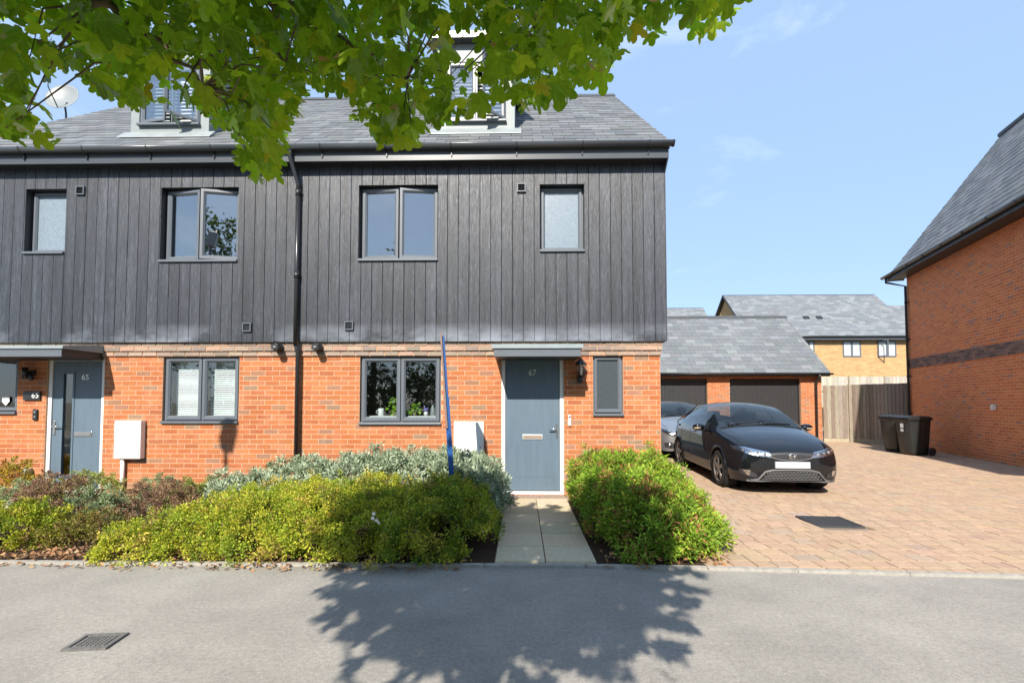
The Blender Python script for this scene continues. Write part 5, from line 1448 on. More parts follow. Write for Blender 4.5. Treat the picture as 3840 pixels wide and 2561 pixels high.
small("pale sage low shrub between the meter box pipe and the silver-grey shrub", 700, 1835, 6.35, 0.26, 0.26, OLIVE, M['lf_hebe'], 0.026)
small("straggly dark green low shrub against the wall under the window of number 65", 800, 1820, 6.6, 0.22, 0.26, SAGE, M['lf_hebe'], 0.03)
small("yellow-green low shrub at the left road edge", 40, 2010, 4.72, 0.38, 0.27, YELLOW, M['lf_yellow'], 0.022, 0.016, 240, 80, 0.06)
small("sparse brownish yellow low shrub among the dry leaves", 330, 2000, 4.85, 0.30, 0.17, ([(0.25, 0.22, 0.06), (0.30, 0.20, 0.09), (0.19, 0.19, 0.04)], [3, 2, 2]), M['lf_yellow'], 0.024, 0.015, 110, 45, 0.06)
small("orange and yellow upright shrub under the small window of number 65", 30, 1800, 6.75, 0.28, 0.40, ([(0.42, 0.27, 0.03), (0.35, 0.30, 0.04), (0.40, 0.14, 0.03), (0.22, 0.22, 0.03)], [3, 3, 1, 2]), M['lf_yellow'], 0.035, 0.022, 80, 32, 0.07)
# white flowers on the yellow-green shrub
m = MB()
fl = empty("flower_sprig", FY(1408, 1945, 4.45), "small cluster of white flowers on the yellow-green shrub", "flowers")
M['petal'] = plain("white_petal", (0.80, 0.80, 0.78), 0.6, vary=0)
for (px, py) in ((1402, 1925), (1412, 1950), (1398, 1942), (1420, 1958), (1428, 2080), (1440, 2072), (1424, 2066)):
    c = FY(px, py, 4.22 + random.uniform(-0.03, 0.03)); m = MB()
    for k in range(5):
        a = 2*math.pi*k/5; d = Vector((math.cos(a), -0.25, math.sin(a))); s = Vector((-math.sin(a), 0, math.cos(a)))
        m.poly([c, c + d*0.010 + s*0.007, c + d*0.020, c + d*0.010 - s*0.007])
    m.build("flower", M['petal'], fl)
# dry leaves on the bed and along the edge of the road
n = 1500
px = RG = rg_.random(n)
X = -5.6 + 5.1 * rg_.random(n); Y = 4.02 + abs(rg_.normal(size=n)) * 0.22
far_ = rg_.random(n) < 0.35; Y[far_] = 4.25 + rg_.random(far_.sum()) * 1.4; X[far_] = -5.6 + 2.2 * rg_.random(far_.sum())
nr = rg_.random(n) < 0.10; X[nr] = 0.75 + rg_.random(nr.sum()) * 1.1; Y[nr] = 4.22 + rg_.random(nr.sum()) * 0.3
Y[(Y < 4.25) & (rg_.random(n) < 0.72)] += 0.24
Y = np.maximum(Y, 4.09 + 0.12 * rg_.random(n))
Z = np.where(Y > 4.26, 0.03, 0.012) + rg_.random(n) * 0.035 * (Y > 4.26) + rg_.random(n) * 0.008
A = rg_.normal(size=(n, 3)) * np.array([1, 1, 0.25]); N = np.array([0, 0, 1.0]) + rg_.normal(size=(n, 3)) * 0.35
V = leaf_quads(np.stack([X, Y, Z], 1), A, N, 0.025 + 0.04 * rg_.random(n), 0.02 + 0.028 * rg_.random(n), 0.3)
pc = np.array([(0.36, 0.19, 0.095), (0.30, 0.15, 0.075), (0.42, 0.24, 0.12), (0.22, 0.11, 0.06), (0.45, 0.30, 0.17)])[rg_.integers(0, 5, n)] * (1 + rg_.normal(size=(n, 1)) * 0.15)
o = link("fallen_leaves", quads_mesh("fallen_leaves", V, LF, np.clip(pc, 0.01, 0.9), M['lf_dead'])); tag(o, "dry orange-brown leaves lying along the road edge of the bed", "fallen leaves", None, "stuff")

# ------------------------------------------------------------------ maple overhanging the road
HALF = [(0.0, 0.0), (0.12, -0.08), (0.28, -0.085), (0.40, 0.0), (0.33, 0.14), (0.47, 0.19), (0.59, 0.31), (0.64, 0.45), (0.55, 0.55), (0.42, 0.58), (0.25, 0.48), (0.22, 0.63), (0.26, 0.75), (0.18, 0.88), (0.08, 0.975), (0.0, 1.0)]
def maple_leaf(fold, droop):
    vs = []; right = []; left = []
    def add(x, y):
        z = -fold * abs(x) - droop * (max(0, y) ** 2) - 0.25 * x * x
        vs.append((x, y - droop * 0.2 * y, z)); return len(vs) - 1
    mid = [add(0, y) for y in (0.0, 0.34, 0.67, 1.0)]
    for (x, y) in HALF[1:-1]: right.append(add(x, y))
    for (x, y) in HALF[1:-1]: left.append(add(-x, y))
    # split each half into three fans so that the fold reads
    F_ = []
    def half(h, flip):
        # h: 14 outline points, base lobe 0..3, side lobe 3..9, centre lobe 9..13
        for poly in ([mid[0]] + h[0:4] + [mid[1]], [mid[1]] + h[3:10], [mid[1]] + h[9:12] + [mid[2]], [mid[2]] + h[11:14] + [mid[3]]):
            F_.append(tuple(poly[::-1] if flip else poly))
    half(right, False); half(left, True)
    k = len(vs)
    vs += [(-0.010, 0.0, 0.002), (0.010, 0.0, 0.002), (0.010, -0.42, 0.06), (-0.010, -0.42, 0.06)]
    F_.append((k, k+3, k+2, k+1))
    return np.array(vs), F_
LEAVES = [maple_leaf(f, d) for (f, d) in ((0.10, 0.10), (0.25, 0.2), (0.38, 0.3), (0.05, 0.35), (-0.15, 0.15), (0.5, 0.1))]
M['maple_o'] = leaf_mat("maple_leaf_o", 'obj', 0.66, 0.42, True); M['maple_a'] = leaf_mat("maple_leaf_a", 'attr', 0.66, 0.42, True)
CONT = [(-60, 300), (0, 320), (40, 330), (70, 250), (100, 195), (200, 185), (255, 240), (330, 268), (450, 268), (515, 320), (560, 390), (620, 425), (640, 320), (690, 240), (760, 205), (830, 250), (880, 365), (930, 330), (1000, 285), (1090, 290), (1150, 235), (1270, 252), (1330, 212), (1400, 190), (1413, 90), (1480, 95), (1545, 45), (1600, 40), (1650, 70), (1700, 45), (1722, -40), (2600, -400)]
CX = np.array([c[0] for c in CONT]) * 1.6333; CY = np.array([c[1] for c in CONT]) * 1.6333
CR = np.array(CROT.transposed())
def proj(P):
    v = (P - np.array([0, 0, H])) @ CR.T
    z = np.minimum(v[:, 2], -1e-3)
    return 1920 + F * v[:, 0] / -z, 1280.5 - F * (v[:, 1] / -z - SHIFT * 3840 / F), -v[:, 2]
rt = np.random.default_rng(5)
def lump(P, f=1.0): return np.sin(P[:, 0]*3.1*f + 1.3) + np.sin(P[:, 1]*2.7*f + P[:, 2]*1.9*f) + np.sin(P[:, 2]*3.7*f + P[:, 0]*1.7*f + 0.6)
def sample(n):
    P = np.stack([rt.uniform(-3.6, 2.2, n), rt.uniform(-2.6, 3.4, n), rt.uniform(2.05, 4.9, n)], 1)
    sx = P[:, 0] + 0.276 * P[:, 2]; sy = P[:, 1] + 1.227 * P[:, 2]
    ry = np.where(sy < 4.9, 2.5, 1.8)
    s = ((sx + 0.1) / 1.65) ** 2 + ((sy - 4.9) / ry) ** 2
    ok = s < 0.84 + 0.22 * np.sin(sx * 13 + sy * 4) * np.sin(sy * 12 - sx * 5) + rt.uniform(-0.22, 0.16, n)
    return P[ok]
vis, hid = [], []; nv = nh = 0
while nv < 3000 or nh < 7500:
    P = sample(20000); x, y, dep = proj(P); x2, y2, _ = proj(P + np.array([0, 0, -0.05]))
    infr = (dep > 0.1) & (x > -250) & (x < 4090) & (y2 > -140)
    okv = infr & (dep > 1.15) & (dep < 3.4) & (np.maximum(y, y2) < np.interp(x, CX, CY) + 4 + 42 * np.sin(x * 0.031) * np.sin(x * 0.0113 + 1)) & (lump(P, 2.2) > -1.35)
    # thinner sprays where the dormers show through, and close to the right tip
    okv &= ~((x > 1690) & (x < 1850) & (y > 90) & (y < 470) & (rt.random(len(P)) < 0.86)) & ~((x > 560) & (x < 760) & (y > 230) & (y < 480) & (rt.random(len(P)) < 0.75))
    okv &= (x < 2290) | (rt.random(len(P)) < 0.8)
    okh = ~infr & ((dep < 0.0) | (y2 <= -140))
    okh &= np.linalg.norm(P - np.array([0, 0, H]), axis=1) > 0.7
    if nv < 3000: vis.append(P[okv][:400]); nv += len(vis[-1])
    if nh < 7500: hid.append(P[okh][:3000]); nh += len(hid[-1])
# sprays reaching out to the right
ex = []
for (px, py, k) in ((2330, 20, 12), (2390, 60, 12), (2430, 100, 8), (2500, 15, 9), (2560, -20, 9), (2650, 15, 12), (2700, 45, 8), (2740, 5, 8), (2290, 90, 10), (2270, 170, 8), (2255, 250, 8), (1475, 520, 7), (1440, 470, 7), (930, 500, 8), (960, 590, 7), (1000, 640, 5), (80, 500, 7), (40, 420, 8)):
    c = np.array(FY(px, py - 25, rt.uniform(1.5, 1.85))[:]); ex.append(c + rt.normal(size=(k, 3)) * np.array([0.035, 0.05, 0.028]))
vis = np.concatenate(vis)[:3000]; vis = np.concatenate([vis] + ex); hid = np.concatenate(hid)[:7500]
ML = [(0.27, 0.443, 0.032), (0.216, 0.378, 0.028), (0.335, 0.508, 0.037), (0.4, 0.508, 0.037), (0.162, 0.281, 0.026), (0.475, 0.454, 0.043)]
MW = [5, 5, 4, 2, 3, 0.4]
trunk_at = Vector((-1.05, -1.15, 0.0))
tree = empty("maple_tree", trunk_at, "green maple tree whose leafy branches overhang the road and the top of the view", "tree")
def basis(A, N):
    A = unit(A); S = unit(np.cross(A, N)); return S, A, np.cross(S, A)
def leaf_frames(P):
    n = len(P)
    A = rt.normal(size=(n, 3)) * np.array([0.6, 0.6, 0.35]) + np.array([0, -0.05, -0.75])
    N = rt.normal(size=(n, 3)) * 0.55 + np.array([0, -0.55, 0.55])
    return basis(A, N)
order = np.argsort(np.linalg.norm(vis - np.array([0, 0, H]), axis=1)); vis = vis[order]
S_, A_, N_ = leaf_frames(vis); sz = rt.uniform(0.036, 0.074, len(vis))
variants = []
for (vs, fs) in LEAVES:
    me = bpy.data.meshes.new("leaf"); me.from_pydata(vs.tolist(), [], fs); ul = me.uv_layers.new(name="UVMap")
    li = [i for f in fs for i in f]
    ul.data.foreach_set("uv", [c for i in li for c in (vs[i][0] * 0.5 + 0.5, vs[i][1] * 0.5 + 0.1)])
    me.materials.append(M['maple_o']); me.update(); variants.append(me)
for k in range(300):
    o = link("leaf", variants[k % 6], tree, vis[k])
    rm = Matrix((Vector(S_[k]), Vector(A_[k]), Vector(N_[k]))).transposed()
    o.rotation_euler = rm.to_euler(); o.scale = (sz[k],) * 3; o.color = (*jit(pick(ML, MW), 0.12), 1)
def leaf_mesh(P, S, A, N, size, name):
    parts = np.array_split(np.arange(len(P)), 6); obs = []
    for v, ids in enumerate(parts):
        vs, fs = LEAVES[v]
        V = P[ids][:, None, :] + size[ids][:, None, None] * (vs[None, :, 0:1] * S[ids][:, None, :] + vs[None, :, 1:2] * A[ids][:, None, :] + vs[None, :, 2:3] * N[ids][:, None, :])
        c = np.array([jit(pick(ML, MW), 0.12) for _ in ids])
        me = quads_mesh(name, V, fs, c, M['maple_a'], np.stack([vs[:, 0] * 0.5 + 0.5, vs[:, 1] * 0.5 + 0.1], 1)); obs.append(me)
    bm = bmesh.new()
    for me in obs: bm.from_mesh(me)
    me = bpy.data.meshes.new(name); bm.to_mesh(me); bm.free(); me.materials.append(M['maple_a'])
    return me
S2, A2, N2 = leaf_frames(hid)
allP = np.concatenate([vis[300:], hid]); pm = rt.permutation(len(allP))
me = leaf_mesh(allP[pm], np.concatenate([S_[300:], S2])[pm], np.concatenate([A_[300:], A2])[pm], np.concatenate([N_[300:], N2])[pm], np.concatenate([sz[300:], rt.uniform(0.07, 0.12, len(hid))])[pm], "leaf_remainder")
o = link("leaf_remainder", me, tree); o["kind"] = "stuff"
# trunk and limbs
m = MB(); m.tube([trunk_at, trunk_at + Vector((0.02, 0.02, 1.2)), trunk_at + Vector((0.06, 0.12, 2.5)), trunk_at + Vector((0.12, 0.35, 3.4)), trunk_at + Vector((0.15, 0.5, 4.6))], [0.13, 0.105, 0.09, 0.06, 0.02], 12); m.build("trunk", M['bark'], tree)
fork = trunk_at + Vector((0.06, 0.12, 2.5)); fork2 = trunk_at + Vector((0.10, 0.28, 3.1))
limb_pts = []
def limb(pts, r0, r1):
    m = MB(); pts = [Vector(q) for q in pts]
    fine = []
    for k in range(len(pts) - 1):
        for j in range(5): fine.append(pts[k].lerp(pts[k+1], j / 5) + Vector((rt.normal(), rt.normal(), rt.normal())) * 0.012)
    fine.append(pts[-1]); n_ = len(fine)
    m.tube(fine, [r0 + (r1 - r0) * k / (n_ - 1) for k in range(n_)], 7); m.build("branch", M['bark'], tree); limb_pts.extend(fine)
a, b, c = FY(900, -60, 1.75), FY(1200, 110, 1.85), FY(1530, 290, 1.95)
limb([fork2, (a + fork2) / 2 + Vector((0, 0, 0.3)), a, b, c], 0.035, 0.006)
limb([fork2, (-0.4, 0.6, 3.9), FY(2005, -120, 1.9), FY(2012, 40, 1.9), FY(2016, 165, 1.92)], 0.032, 0.008)
limb([FY(2016, 160, 1.92), FY(1960, 215, 1.95), FY(1900, 260, 2.0)], 0.008, 0.003)
limb([FY(2016, 160, 1.92), FY(2110, 210, 1.95), FY(2180, 280, 2.0)], 0.008, 0.002)
limb([fork, (-1.4, 0.2, 2.9), FY(300, -40, 1.5), FY(560, 130, 1.55), FY(760, 330, 1.6)], 0.03, 0.004)
limb([FY(980, 20, 1.77), FY(1010, 160, 1.8), FY(1060, 220, 1.82), FY(1040, 370, 1.85)], 0.010, 0.003)
limb([fork2, (-2.0, 0.7, 3.3), (-2.3, 1.6, 3.4)], 0.03, 0.006)
limb([fork2, (-0.2, 0.3, 3.8), (0.6, 0.9, 3.7), FY(2450, -60, 1.7), FY(2640, 20, 1.75)], 0.028, 0.003)
limb([fork, (-1.8, -1.4, 3.2), (-2.2, -1.2, 3.6)], 0.03, 0.006)
limb([fork2, (-0.6, -0.6, 3.9), (0.2, -0.3, 4.2)], 0.03, 0.006)
# fine twigs carrying the leaves in view
LP = np.array([p[:] for p in limb_pts]); m = MB()
for k in rt.choice(len(vis), 170, replace=False):
    p = vis[k]; d = np.linalg.norm(LP - p, axis=1); up = LP[:, 2] > p[2] - 0.05; d = np.where(up, d, d + 1); j = d.argmin()
    if d[j] > 0.9 or d[j] < 0.05: continue
    q = LP[j]; mid = (p + q) / 2 + np.array([0, 0, 0.05]) + rt.normal(size=3) * 0.03
    m.tube([q, mid, p], [0.0042, 0.003, 0.0016], 5, False)
m.build("twigs", M['bark'], tree, kind='stuff')
# tan winged seeds among the leaves
M['seed'] = leaf_mat("winged_seed", 'attr', 0.4, 0.6)
for (px, py) in ((1640, 175), (1470, 30), (1880, 175), (2050, 75), (2160, 100), (2240, 265), (1455, 410), (1655, 400), (1745, 388), (1240, 225), (2470, 5), (2090, 55)):
    c = FY(px, py, rt.uniform(1.35, 1.6)); m = MB(); m.col = (0.50, 0.33, 0.17); r_ = rt.uniform(-0.4, 0.4); s = 0.040
    for sg in (-1, 1):
        d = Vector((sg * math.cos(r_), -0.2, 0.25 + sg * math.sin(r_))).normalized(); w = Vector((0, -0.15, 1)).cross(Vector((0, 1, 0))).normalized() if False else Vector((0.1, -0.2, -1)).normalized()
        m.poly([c, c + d*s*0.35 - w*s*0.16, c + d*s*0.85 - w*s*0.22, c + d*s + w*s*0.10, c + d*s*0.75 + w*s*0.34, c + d*s*0.3 + w*s*0.16])
    m.build("seed", M['seed'], tree)

# ------------------------------------------------------------------ trees and hedge over the road (they show in the window glass)
def far_tree(x, y, h, r, label):
    e = empty("street_tree", (x, y, 0), label, "tree")
    m = MB(); m.tube([(x, y, 0), (x + 0.1, y, h*0.3), (x, y + 0.1, h*0.75)], [0.2, 0.15, 0.05], 8)
    for k in range(6):
        a = k * 1.05; m.tube([(x, y, h*(0.3 + 0.06*k)), (x + r*0.6*math.cos(a), y + r*0.6*math.sin(a), h*(0.5 + 0.06*k))], [0.07, 0.02], 6)
    m.build("trunk", M['bark'], e)
    bl = [(x + r*0.5*math.cos(a), y + r*0.5*math.sin(a), h*(0.45 + 0.13*(k % 3)), r*0.62, r*0.62, h*0.22) for k, a in enumerate([0, 1.1, 2.2, 3.3, 4.4, 5.5])] + [(x, y, h*0.78, r*0.6, r*0.6, h*0.22)]
    T, Nn = tufts(bl, 260, rt, -0.8, 0.3, 1.0, 0.7); per = 26; ix = np.repeat(np.arange(len(T)), per); n = len(ix)
    P = T[ix] + rt.normal(size=(n, 3)) * 0.25
    V = leaf_quads(P, rt.normal(size=(n, 3)), rt.normal(size=(n, 3)), 0.16 + 0.1*rt.random(n), 0.12 + 0.06*rt.random(n))
    c = np.array([(0.055, 0.085, 0.02), (0.04, 0.065, 0.016), (0.075, 0.11, 0.025)])[rt.integers(0, 3, n)] * (1 + rt.normal(size=(n, 1)) * 0.15)
    link("crown", quads_mesh("crown", V, LF, np.clip(c, 0.01, 1), M['lf_green']), e)
far_tree(-17.0, -11.5, 11.6, 3.0, "tall leafy tree over the road, furthest from the drive")
far_tree(-8.3, -11.5, 11.2, 2.9, "tall leafy tree on the far side of the road, in front of the neighbouring houses")
far_tree(-1.2, -12.5, 7.2, 2.4, "shorter rounded tree standing beside the tall leafy tree over the road")
far_tree(5.5, -13.0, 6.4, 2.3, "small leafy tree at the end of the hedge over the road")
shrub("hedge", "tall dark hedge added over the road to darken the lower window reflections", "hedge", (0, -10.2, 0), [(-15 + 1.5*k, -10.2, 0.6, 1.1, 0.8, 2.9) for k in range(19)], 1500, 26, 0.26, 0.17, 0.11, [(0.05, 0.085, 0.02), (0.07, 0.11, 0.025), (0.035, 0.06, 0.015)], [1, 1, 1], M['lf_green'], rt, 0.2, 1.0, 0.2, 4)  # unseen hedge, added to block the low sky from the ground-floor window reflections
# ------------------------------------------------------------------ fittings on the walls
M['lampglass'] = glass_mat("lantern_glass", 0.10, (0.85, 0.82, 0.78))
# coach lantern of number 67
c = FY(2179, 1385, YB - 0.12)
ln = empty("wall_lantern", (c.x, YB - 0.01, c.z), "black coach lantern on the brick beside door 67", "wall lamp")
x, y, z = c.x, YB - 0.13, c.z
def hexring(r, zz): return [(x + r*math.cos(R(60*k)), y + r*math.sin(R(60*k)), zz) for k in range(6)]
m = MB(); m.bbox(x - 0.042, x + 0.042, YB - 0.034, YB - 0.009, z - 0.20, z - 0.06, 0.012); m.tube([(x, YB - 0.02, z - 0.13), (x, y + 0.02, z - 0.15), (x, y, z - 0.11)], 0.014, 8); m.lathe([(0.02, -0.205), (0.034, -0.19), (0.03, -0.14), (0.022, -0.10)], (x, y, z), 'z', 12); m.build("bracket", M['blackpl'], ln)
m = MB()
for k in range(6):
    a, b = hexring(0.050, z - 0.095)[k], hexring(0.078, z + 0.075)[k]; m.tube([a, b], 0.006, 5)
rings = [hexring(0.048, z - 0.105), hexring(0.056, z - 0.092)]; 
for r_ in (hexring(0.052, z - 0.095), hexring(0.079, z + 0.075)):
    for k in range(6): m.tube([r_[k], r_[(k+1) % 6]], 0.007, 5)
m.build("cage", M['blackpl'], ln)
m = MB(); lo, hi = hexring(0.048, z - 0.09), hexring(0.075, z + 0.073)
for k in range(6): m.poly([lo[k], lo[(k+1) % 6], hi[(k+1) % 6], hi[k]])
m.build("glass", M['lampglass'], ln)
m = MB(); m.lathe([(0.092, 0.078), (0.086, 0.088), (0.05, 0.125), (0.022, 0.150), (0.024, 0.158), (0.010, 0.165), (0.012, 0.178), (0.0, 0.188)], (x, y, z), 'z', 6, False); m.build("cap", M['blackpl'], ln)
m = MB(); m.lathe([(0.012, -0.09), (0.020, -0.03), (0.016, 0.02), (0.0, 0.04)], (x, y, z), 'z', 12); m.build("bulb", M['white'], ln)
# doorbells
c = FY(2136, 1576, YB)
db = empty("doorbell", c, "slim white video doorbell on the brick beside door 67", "doorbell")
m = MB(); m.bbox(c.x - 0.022, c.x + 0.022, YB - 0.035, YB - 0.009, c.z - 0.085, c.z + 0.085, 0.012); m.build("case", M['white'], db)
m = MB(); m.lathe([(0.0, -0.040), (0.013, -0.039), (0.015, -0.0355)], (c.x, YB, c.z + 0.055), 'y', 14); m.build("camera_eye", M['blackpl'], db)
c = FY(137, 1555, YB)
db = empty("doorbell", c, "black video doorbell below the number plaque beside door 65", "doorbell")
m = MB(); m.bbox(c.x - 0.036, c.x + 0.036, YB - 0.032, YB - 0.009, c.z - 0.085, c.z + 0.085, 0.008); m.build("case", M['blackpl'], db)
m = MB(); m.lathe([(0.0, -0.038), (0.018, -0.036), (0.020, -0.0325)], (c.x, YB, c.z + 0.04), 'y', 14); m.lathe([(0.0, -0.036), (0.016, -0.035), (0.018, -0.0325)], (c.x, YB, c.z - 0.035), 'y', 14); m.build("camera_eye", M['trim'], db)
# number plaque of 65
c = FY(125, 1484, YB)
pq = empty("number_plaque", c, "black house number plaque reading 65 on the brick beside door 65", "number plaque")
m = MB(); m.bbox(c.x - 0.135, c.x + 0.135, YB - 0.03, YB - 0.012, c.z - 0.068, c.z + 0.068, 0.004); m.build("plate", M['blackpl'], pq)
link("digits", text_mesh("65", 0.12, 0.003, M['white']), pq, (c.x + 0.065, YB - 0.033, c.z + 0.002), (R(90), 0, 0))
# up-and-down light of 65
c = FY(103, 1398, YB - 0.09)
ud = empty("wall_light", c, "black cylinder wall light with sensor on the brick beside door 65", "wall lamp")
m = MB(); m.lathe([(0.032, -0.085), (0.036, -0.085), (0.036, 0.085), (0.032, 0.085)], (c.x - 0.03, YB - 0.10, c.z), 'z', 16); m.build("tube", M['blackpl'], ud)
m = MB(); m.bbox(c.x - 0.06, c.x + 0.06, YB - 0.06, YB - 0.009, c.z - 0.035, c.z + 0.035, 0.006); m.build("mount", M['blackpl'], ud)
m = MB(); m.lathe([(0.0, -0.115), (0.028, -0.105), (0.034, -0.07), (0.030, 0.0)], (c.x + 0.04, YB - 0.075, c.z - 0.01), 'z', 14); m.build("sensor", M['blackpl'], ud)
# meter boxes
def meter(a, b, zt, zb, depth, label, pipe):
    e = empty("meter_box", ((a+b)/2, YB - 0.01, zb), label, "meter box")
    m = MB(); m.bbox(a, b, YB - depth, YB - 0.009, zb, zt, 0.008); bx = m.build("case", M['white'], e)
    m = MB(); m.bbox(a + 0.02, b - 0.02, YB - depth - 0.010, YB - depth - 0.0005, zb + 0.02, zt - 0.02, 0.004); dr = m.build("door", M['white'], e)
    m = MB(); m.lathe([(0.0, -0.006), (0.009, -0.005), (0.010, 0.0)], (b - 0.055, YB - depth - 0.0105, zb + (zt - zb) * 0.38), 'y', 12); m.build("lock", M['trim'], dr)
    if pipe:
        m = MB(); m.tube([(a + 0.10, YB - 0.05, zb + 0.01), (a + 0.10, YB - 0.05, 0.0)], 0.028, 12); m.build("pipe", M['white'], e)
meter(FX(1703, YB), FX(1815, YB), FZ(1580, YB), 0.55, 0.03, "white flush meter box behind the silver-grey shrub", False)
meter(FX(433, YB - 0.1), FX(532, YB - 0.1), FZ(1578, YB - 0.1), FZ(1724, YB - 0.1), 0.105, "white meter box on a white pipe between door 65 and its window", True)
# boiler flues on the corbel
for (px, lab) in ((1043, "round black flue outlet left of the downpipe"), (1192, "round black flue outlet right of the downpipe")):
    c = FY(px, 1305, YB - 0.1); e = empty("flue_terminal", (c.x, YB - 0.05, c.z), lab, "flue")
    m = MB(); m.lathe([(0.066, -0.056), (0.072, -0.06), (0.072, -0.075), (0.056, -0.08), (0.056, -0.15), (0.060, -0.152), (0.060, -0.20), (0.050, -0.205), (0.046, -0.17), (0.0, -0.165)], (c.x, YB, c.z), 'y', 22); m.build("collar", M['blackpl'], e)
    m = MB(); m.lathe([(0.0, -0.215), (0.024, -0.215), (0.026, -0.17)], (c.x, YB, c.z), 'y', 16)
    for k in range(3): m.tube([(c.x - 0.05, YB - 0.206, c.z - 0.025 + 0.025*k), (c.x + 0.05, YB - 0.206, c.z - 0.025 + 0.025*k)], 0.005, 5)
    m.build("outlet", M['trim'], e)
# vents on the boards
for (px, py, lab) in ((305, 717, "square dark vent between the upper windows of the house with the glazed door"), (1955, 706, "square dark vent between the upper windows of the end house by the drive"), (928, 1228, "square dark vent at the foot of the boards, left of the downpipe"), (1310, 1222, "square dark vent at the foot of the boards, right of the downpipe")):
    c = FY(px, py, YC); e = empty("wall_vent", (c.x, YC - 0.02, c.z), lab, "vent"); h_ = 0.066
    m = MB()
    for (p, q, r_, s) in ((-h_, -h_+.014, -h_, h_), (h_-.014, h_, -h_, h_), (-h_+.014, h_-.014, h_-.014, h_), (-h_+.014, h_-.014, -h_, -h_+.014)): m.box(c.x+p, c.x+q, YC-0.032, YC-0.001, c.z+r_, c.z+s)
    m.build("frame", M['frame'], e)
    for k in range(6):
        zz = c.z - h_ + 0.018 + k * 0.017
        m = MB(); m.prism([(YC-0.020, zz), (YC-0.004, zz+0.012), (YC-0.002, zz+0.012), (YC-0.018, zz)], 'x', c.x-h_+.0145, c.x+h_-.0145); m.build("slat", M['fascia'], e)
# satellite dish by the left verge
c = FY(232, 362, 9.3)
sd_ = empty("satellite_dish", (c.x, 9.4, c.z - 0.5), "grey satellite dish on a short pole at the left roof edge", "satellite dish")
M['dish'] = plain("dish_grey", (0.20, 0.22, 0.225), 0.45, metal=0.0, vary=0.08)
aim = Vector((0.10, -1, 0.30)).normalized(); q = aim.to_track_quat('Z', 'Y').to_matrix().to_4x4()
XD = Matrix.Translation(c) @ q
m = MB(XD); m.lathe([(0.0, -0.055), (0.10, -0.05), (0.20, -0.032), (0.28, -0.008), (0.315, 0.006), (0.318, 0.0), (0.28, -0.018), (0.20, -0.044), (0.0, -0.068)], (0, 0, 0), 'z', 36); m.build("reflector", M['dish'], sd_)
m = MB(XD); m.tube([(0, -0.30, 0.0), (0, -0.10, 0.30), (0, 0.0, 0.34)], 0.010, 8); m.lathe([(0.022, 0.30), (0.030, 0.34), (0.022, 0.38)], (0, 0.02, 0), 'z', 14); m.build("feed_arm", M['blackpl'], sd_)
m = MB(); m.tube([c + Vector((0, 0.06, -0.1)), c + Vector((0, 0.10, -0.30)), (c.x, 9.42, c.z - 0.75)], 0.018, 10); m.build("pole", M['trim'], sd_)
# letting board seen edge-on, leaning out of the shrubs
M['blue'] = plain("blue_board", (0.012, 0.075, 0.26), 0.45, vary=0.12, scale=4)
M['board_wood'] = plain("board_edge", (0.20, 0.135, 0.11), 0.75, vary=0.25, scale=20)
b0, b1 = FY(1697, 1835, 5.55), FY(1660, 1262, 5.55)
ag = empty("sign_board", (b0.x, 5.55, 0), "blue sign board on a leaning post seen edge-on in front of the meter box", "sign")
dirn = (b1 - b0).normalized(); foot = b0 - dirn * (b0.z / dirn.z); mid = b0.lerp(b1, 0.60)
view = Vector((b0.x, 5.55, 0)).normalized()
acr = Vector((view.y, -view.x, 0))
def slab(p, q, back, front_, half, name, mat):
    m = MB(); pts = []
    for e_ in (p, q):
        for (s, t) in ((-half, front_), (half, front_), (half, back), (-half, back)): pts.append(m.p(e_ + acr * s + view * t))
    for f in ((0,1,2,3), (7,6,5,4), (0,4,5,1), (1,5,6,2), (2,6,7,3), (3,7,4,0)): m.face([pts[k] for k in f])
    return m.build(name, mat, ag)
slab(foot, mid, 0.018, -0.055, 0.030, "post", M['blue'])
slab(b0.lerp(b1, 0.38), b1, 0.30, -0.06, 0.020, "panel", M['blue'])
slab(b0.lerp(b1, 0.40) - acr * 0.018, b1 + dirn * 0.03 - acr * 0.018, -0.0605, -0.085, 0.010, "panel_edge", M['board_wood'])
# pale box low on the wall of 65
c = FY(85, 1780, YB - 0.08)
bx_ = empty("tap_box", (c.x, YB - 0.01, c.z - 0.1), "pale grey box low on the wall left of door 65", "box")
m = MB(); m.bbox(c.x - 0.09, c.x + 0.09, YB - 0.13, YB - 0.009, c.z - 0.10, c.z + 0.09, 0.015); m.build("case", M['lead'], bx_)
m = MB(); m.tube([(c.x - 0.05, YB - 0.08, c.z - 0.09), (c.x - 0.08, YB - 0.12, c.z - 0.2), (c.x - 0.10, YB - 0.16, 0.02)], 0.018, 8); m.build("pipe", M['white'], bx_)
# sticker in the small window of 65
c = FY(18, 1503, YB + 0.02); m = MB(); m.prism([(c.x-.055, c.z+.06), (c.x-.06, c.z-.01), (c.x, c.z-.075), (c.x+.06, c.z-.01), (c.x+.055, c.z+.06), (c.x, c.z+.07)], 'y', YB + 0.033, YB + 0.036)
m.build("window_sticker", M['white'], None, label="white shield shaped sticker in the small window of number 65", cat="sticker")
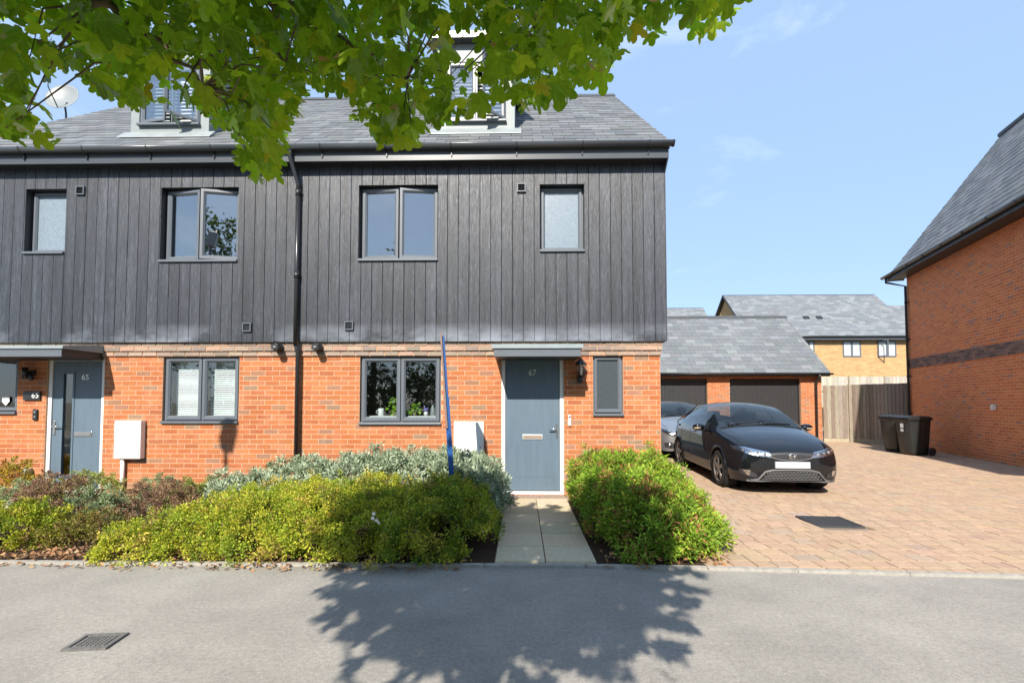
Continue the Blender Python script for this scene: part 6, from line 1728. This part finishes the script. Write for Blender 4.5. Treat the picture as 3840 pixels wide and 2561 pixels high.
# things on the inner sill of 67
yi = YB + 0.19; zs = WG67[2] + 0.10
boxpart("window_board", M['white'], h67, WG67[0] + 0.02, WG67[1] - 0.02, YB + 0.135, YB + 0.34, zs - 0.03, zs)
c = FX(1429, yi, 1545); e = empty("mug", (c, yi, zs), "white mug on the window sill of number 67", "mug")
m = MB(); m.lathe([(0.036, 0.001), (0.040, 0.01), (0.043, 0.118), (0.039, 0.118), (0.036, 0.02), (0.0, 0.015)], (c, yi, zs), 'z', 20); m.build("cup", M['white'], e)
m = MB(); m.tube([(c - 0.04, yi, zs + 0.095), (c - 0.068, yi, zs + 0.085), (c - 0.07, yi, zs + 0.045), (c - 0.038, yi, zs + 0.03)], 0.006, 6); m.build("handle", M['white'], e)
def pot_plant(px, h, label, spread):
    c = FX(px, yi, 1545); e = empty("pot_plant", (c, yi + 0.03, zs), label, "plant")
    m = MB(); m.lathe([(0.03, 0.001), (0.042, 0.06), (0.038, 0.06), (0.0, 0.05)], (c, yi + 0.03, zs), 'z', 16); m.build("pot", M['board_wood'], e)
    n = 46; P = np.stack([c + rt.normal(size=n) * spread, yi + 0.02 + rt.normal(size=n) * 0.035, zs + 0.03 + rt.random(n) * h], 1)
    V = leaf_quads(P, rt.normal(size=(n, 3)) + np.array([0, -0.3, 0.1]), rt.normal(size=(n, 3)) * 0.5 + np.array([0, -0.6, 0.8]), 0.06 + 0.03 * rt.random(n), 0.05 + 0.02 * rt.random(n), 0.12)
    cc = np.array([(0.20, 0.36, 0.03), (0.28, 0.42, 0.05), (0.15, 0.30, 0.03)])[rt.integers(0, 3, n)]
    link("leaves", quads_mesh("leaves", V, LF, cc, M['lf_green']), e)
pot_plant(1478, 0.23, "taller bushy green plant beside the mug on the window sill", 0.045)
pot_plant(1551, 0.12, "low bushy green plant beside the figurine on the window sill", 0.045)
c = FX(1597, yi, 1545); e = empty("figurine", (c, yi, zs), "small purple and white figurine on the window sill", "ornament")
M['purple'] = plain("purple_glaze", (0.17, 0.13, 0.36), 0.4, vary=0.2)
m = MB(); m.ball((c, yi, zs + 0.035), (0.035, 0.03, 0.035)); m.build("body", M['white'], e)
m = MB(); m.ball((c - 0.004, yi, zs + 0.095), (0.038, 0.03, 0.030)); m.ball((c - 0.022, yi, zs + 0.135), (0.011, 0.01, 0.02)); m.ball((c + 0.03, yi, zs + 0.118), (0.014, 0.01, 0.014)); m.build("head", M['purple'], e)
c = FX(1623, yi, 1545); e = empty("bottle", (c, yi, zs), "pale frosted bottle at the right end of the window sill", "bottle")
m = MB(); m.lathe([(0.034, 0.001), (0.036, 0.02), (0.036, 0.11), (0.020, 0.145), (0.016, 0.155), (0.016, 0.175), (0.0, 0.175)], (c, yi, zs), 'z', 18); m.build("body", M['zinc'], e)
# bottle behind the frosted pane is only a pale smear; lamp column outside the view to the left casts the post shadow on the wall
lx, ly = -5.86, 1.36
lc = empty("lamp_column", (lx, ly, 0), "slim grey street lamp column at the left edge of the road", "street lamp")
M['galv'] = plain("galvanised_steel", (0.28, 0.29, 0.30), 0.45, metal=0.7, vary=0.1)
m = MB(); m.tube([(lx, ly, 0), (lx, ly, 1.2)], 0.07, 12); m.tube([(lx, ly, 1.2), (lx, ly, 5.75)], [0.045, 0.03], 12); m.build("pole", M['galv'], lc)
m = MB(Matrix.Translation((lx, ly, 5.72)) @ Matrix.Rotation(R(12), 4, 'Y')); m.bbox(-0.06, 0.14, -0.10, 0.14, -0.20, 0.18, 0.03); m.build("lantern", M['galv'], lc)
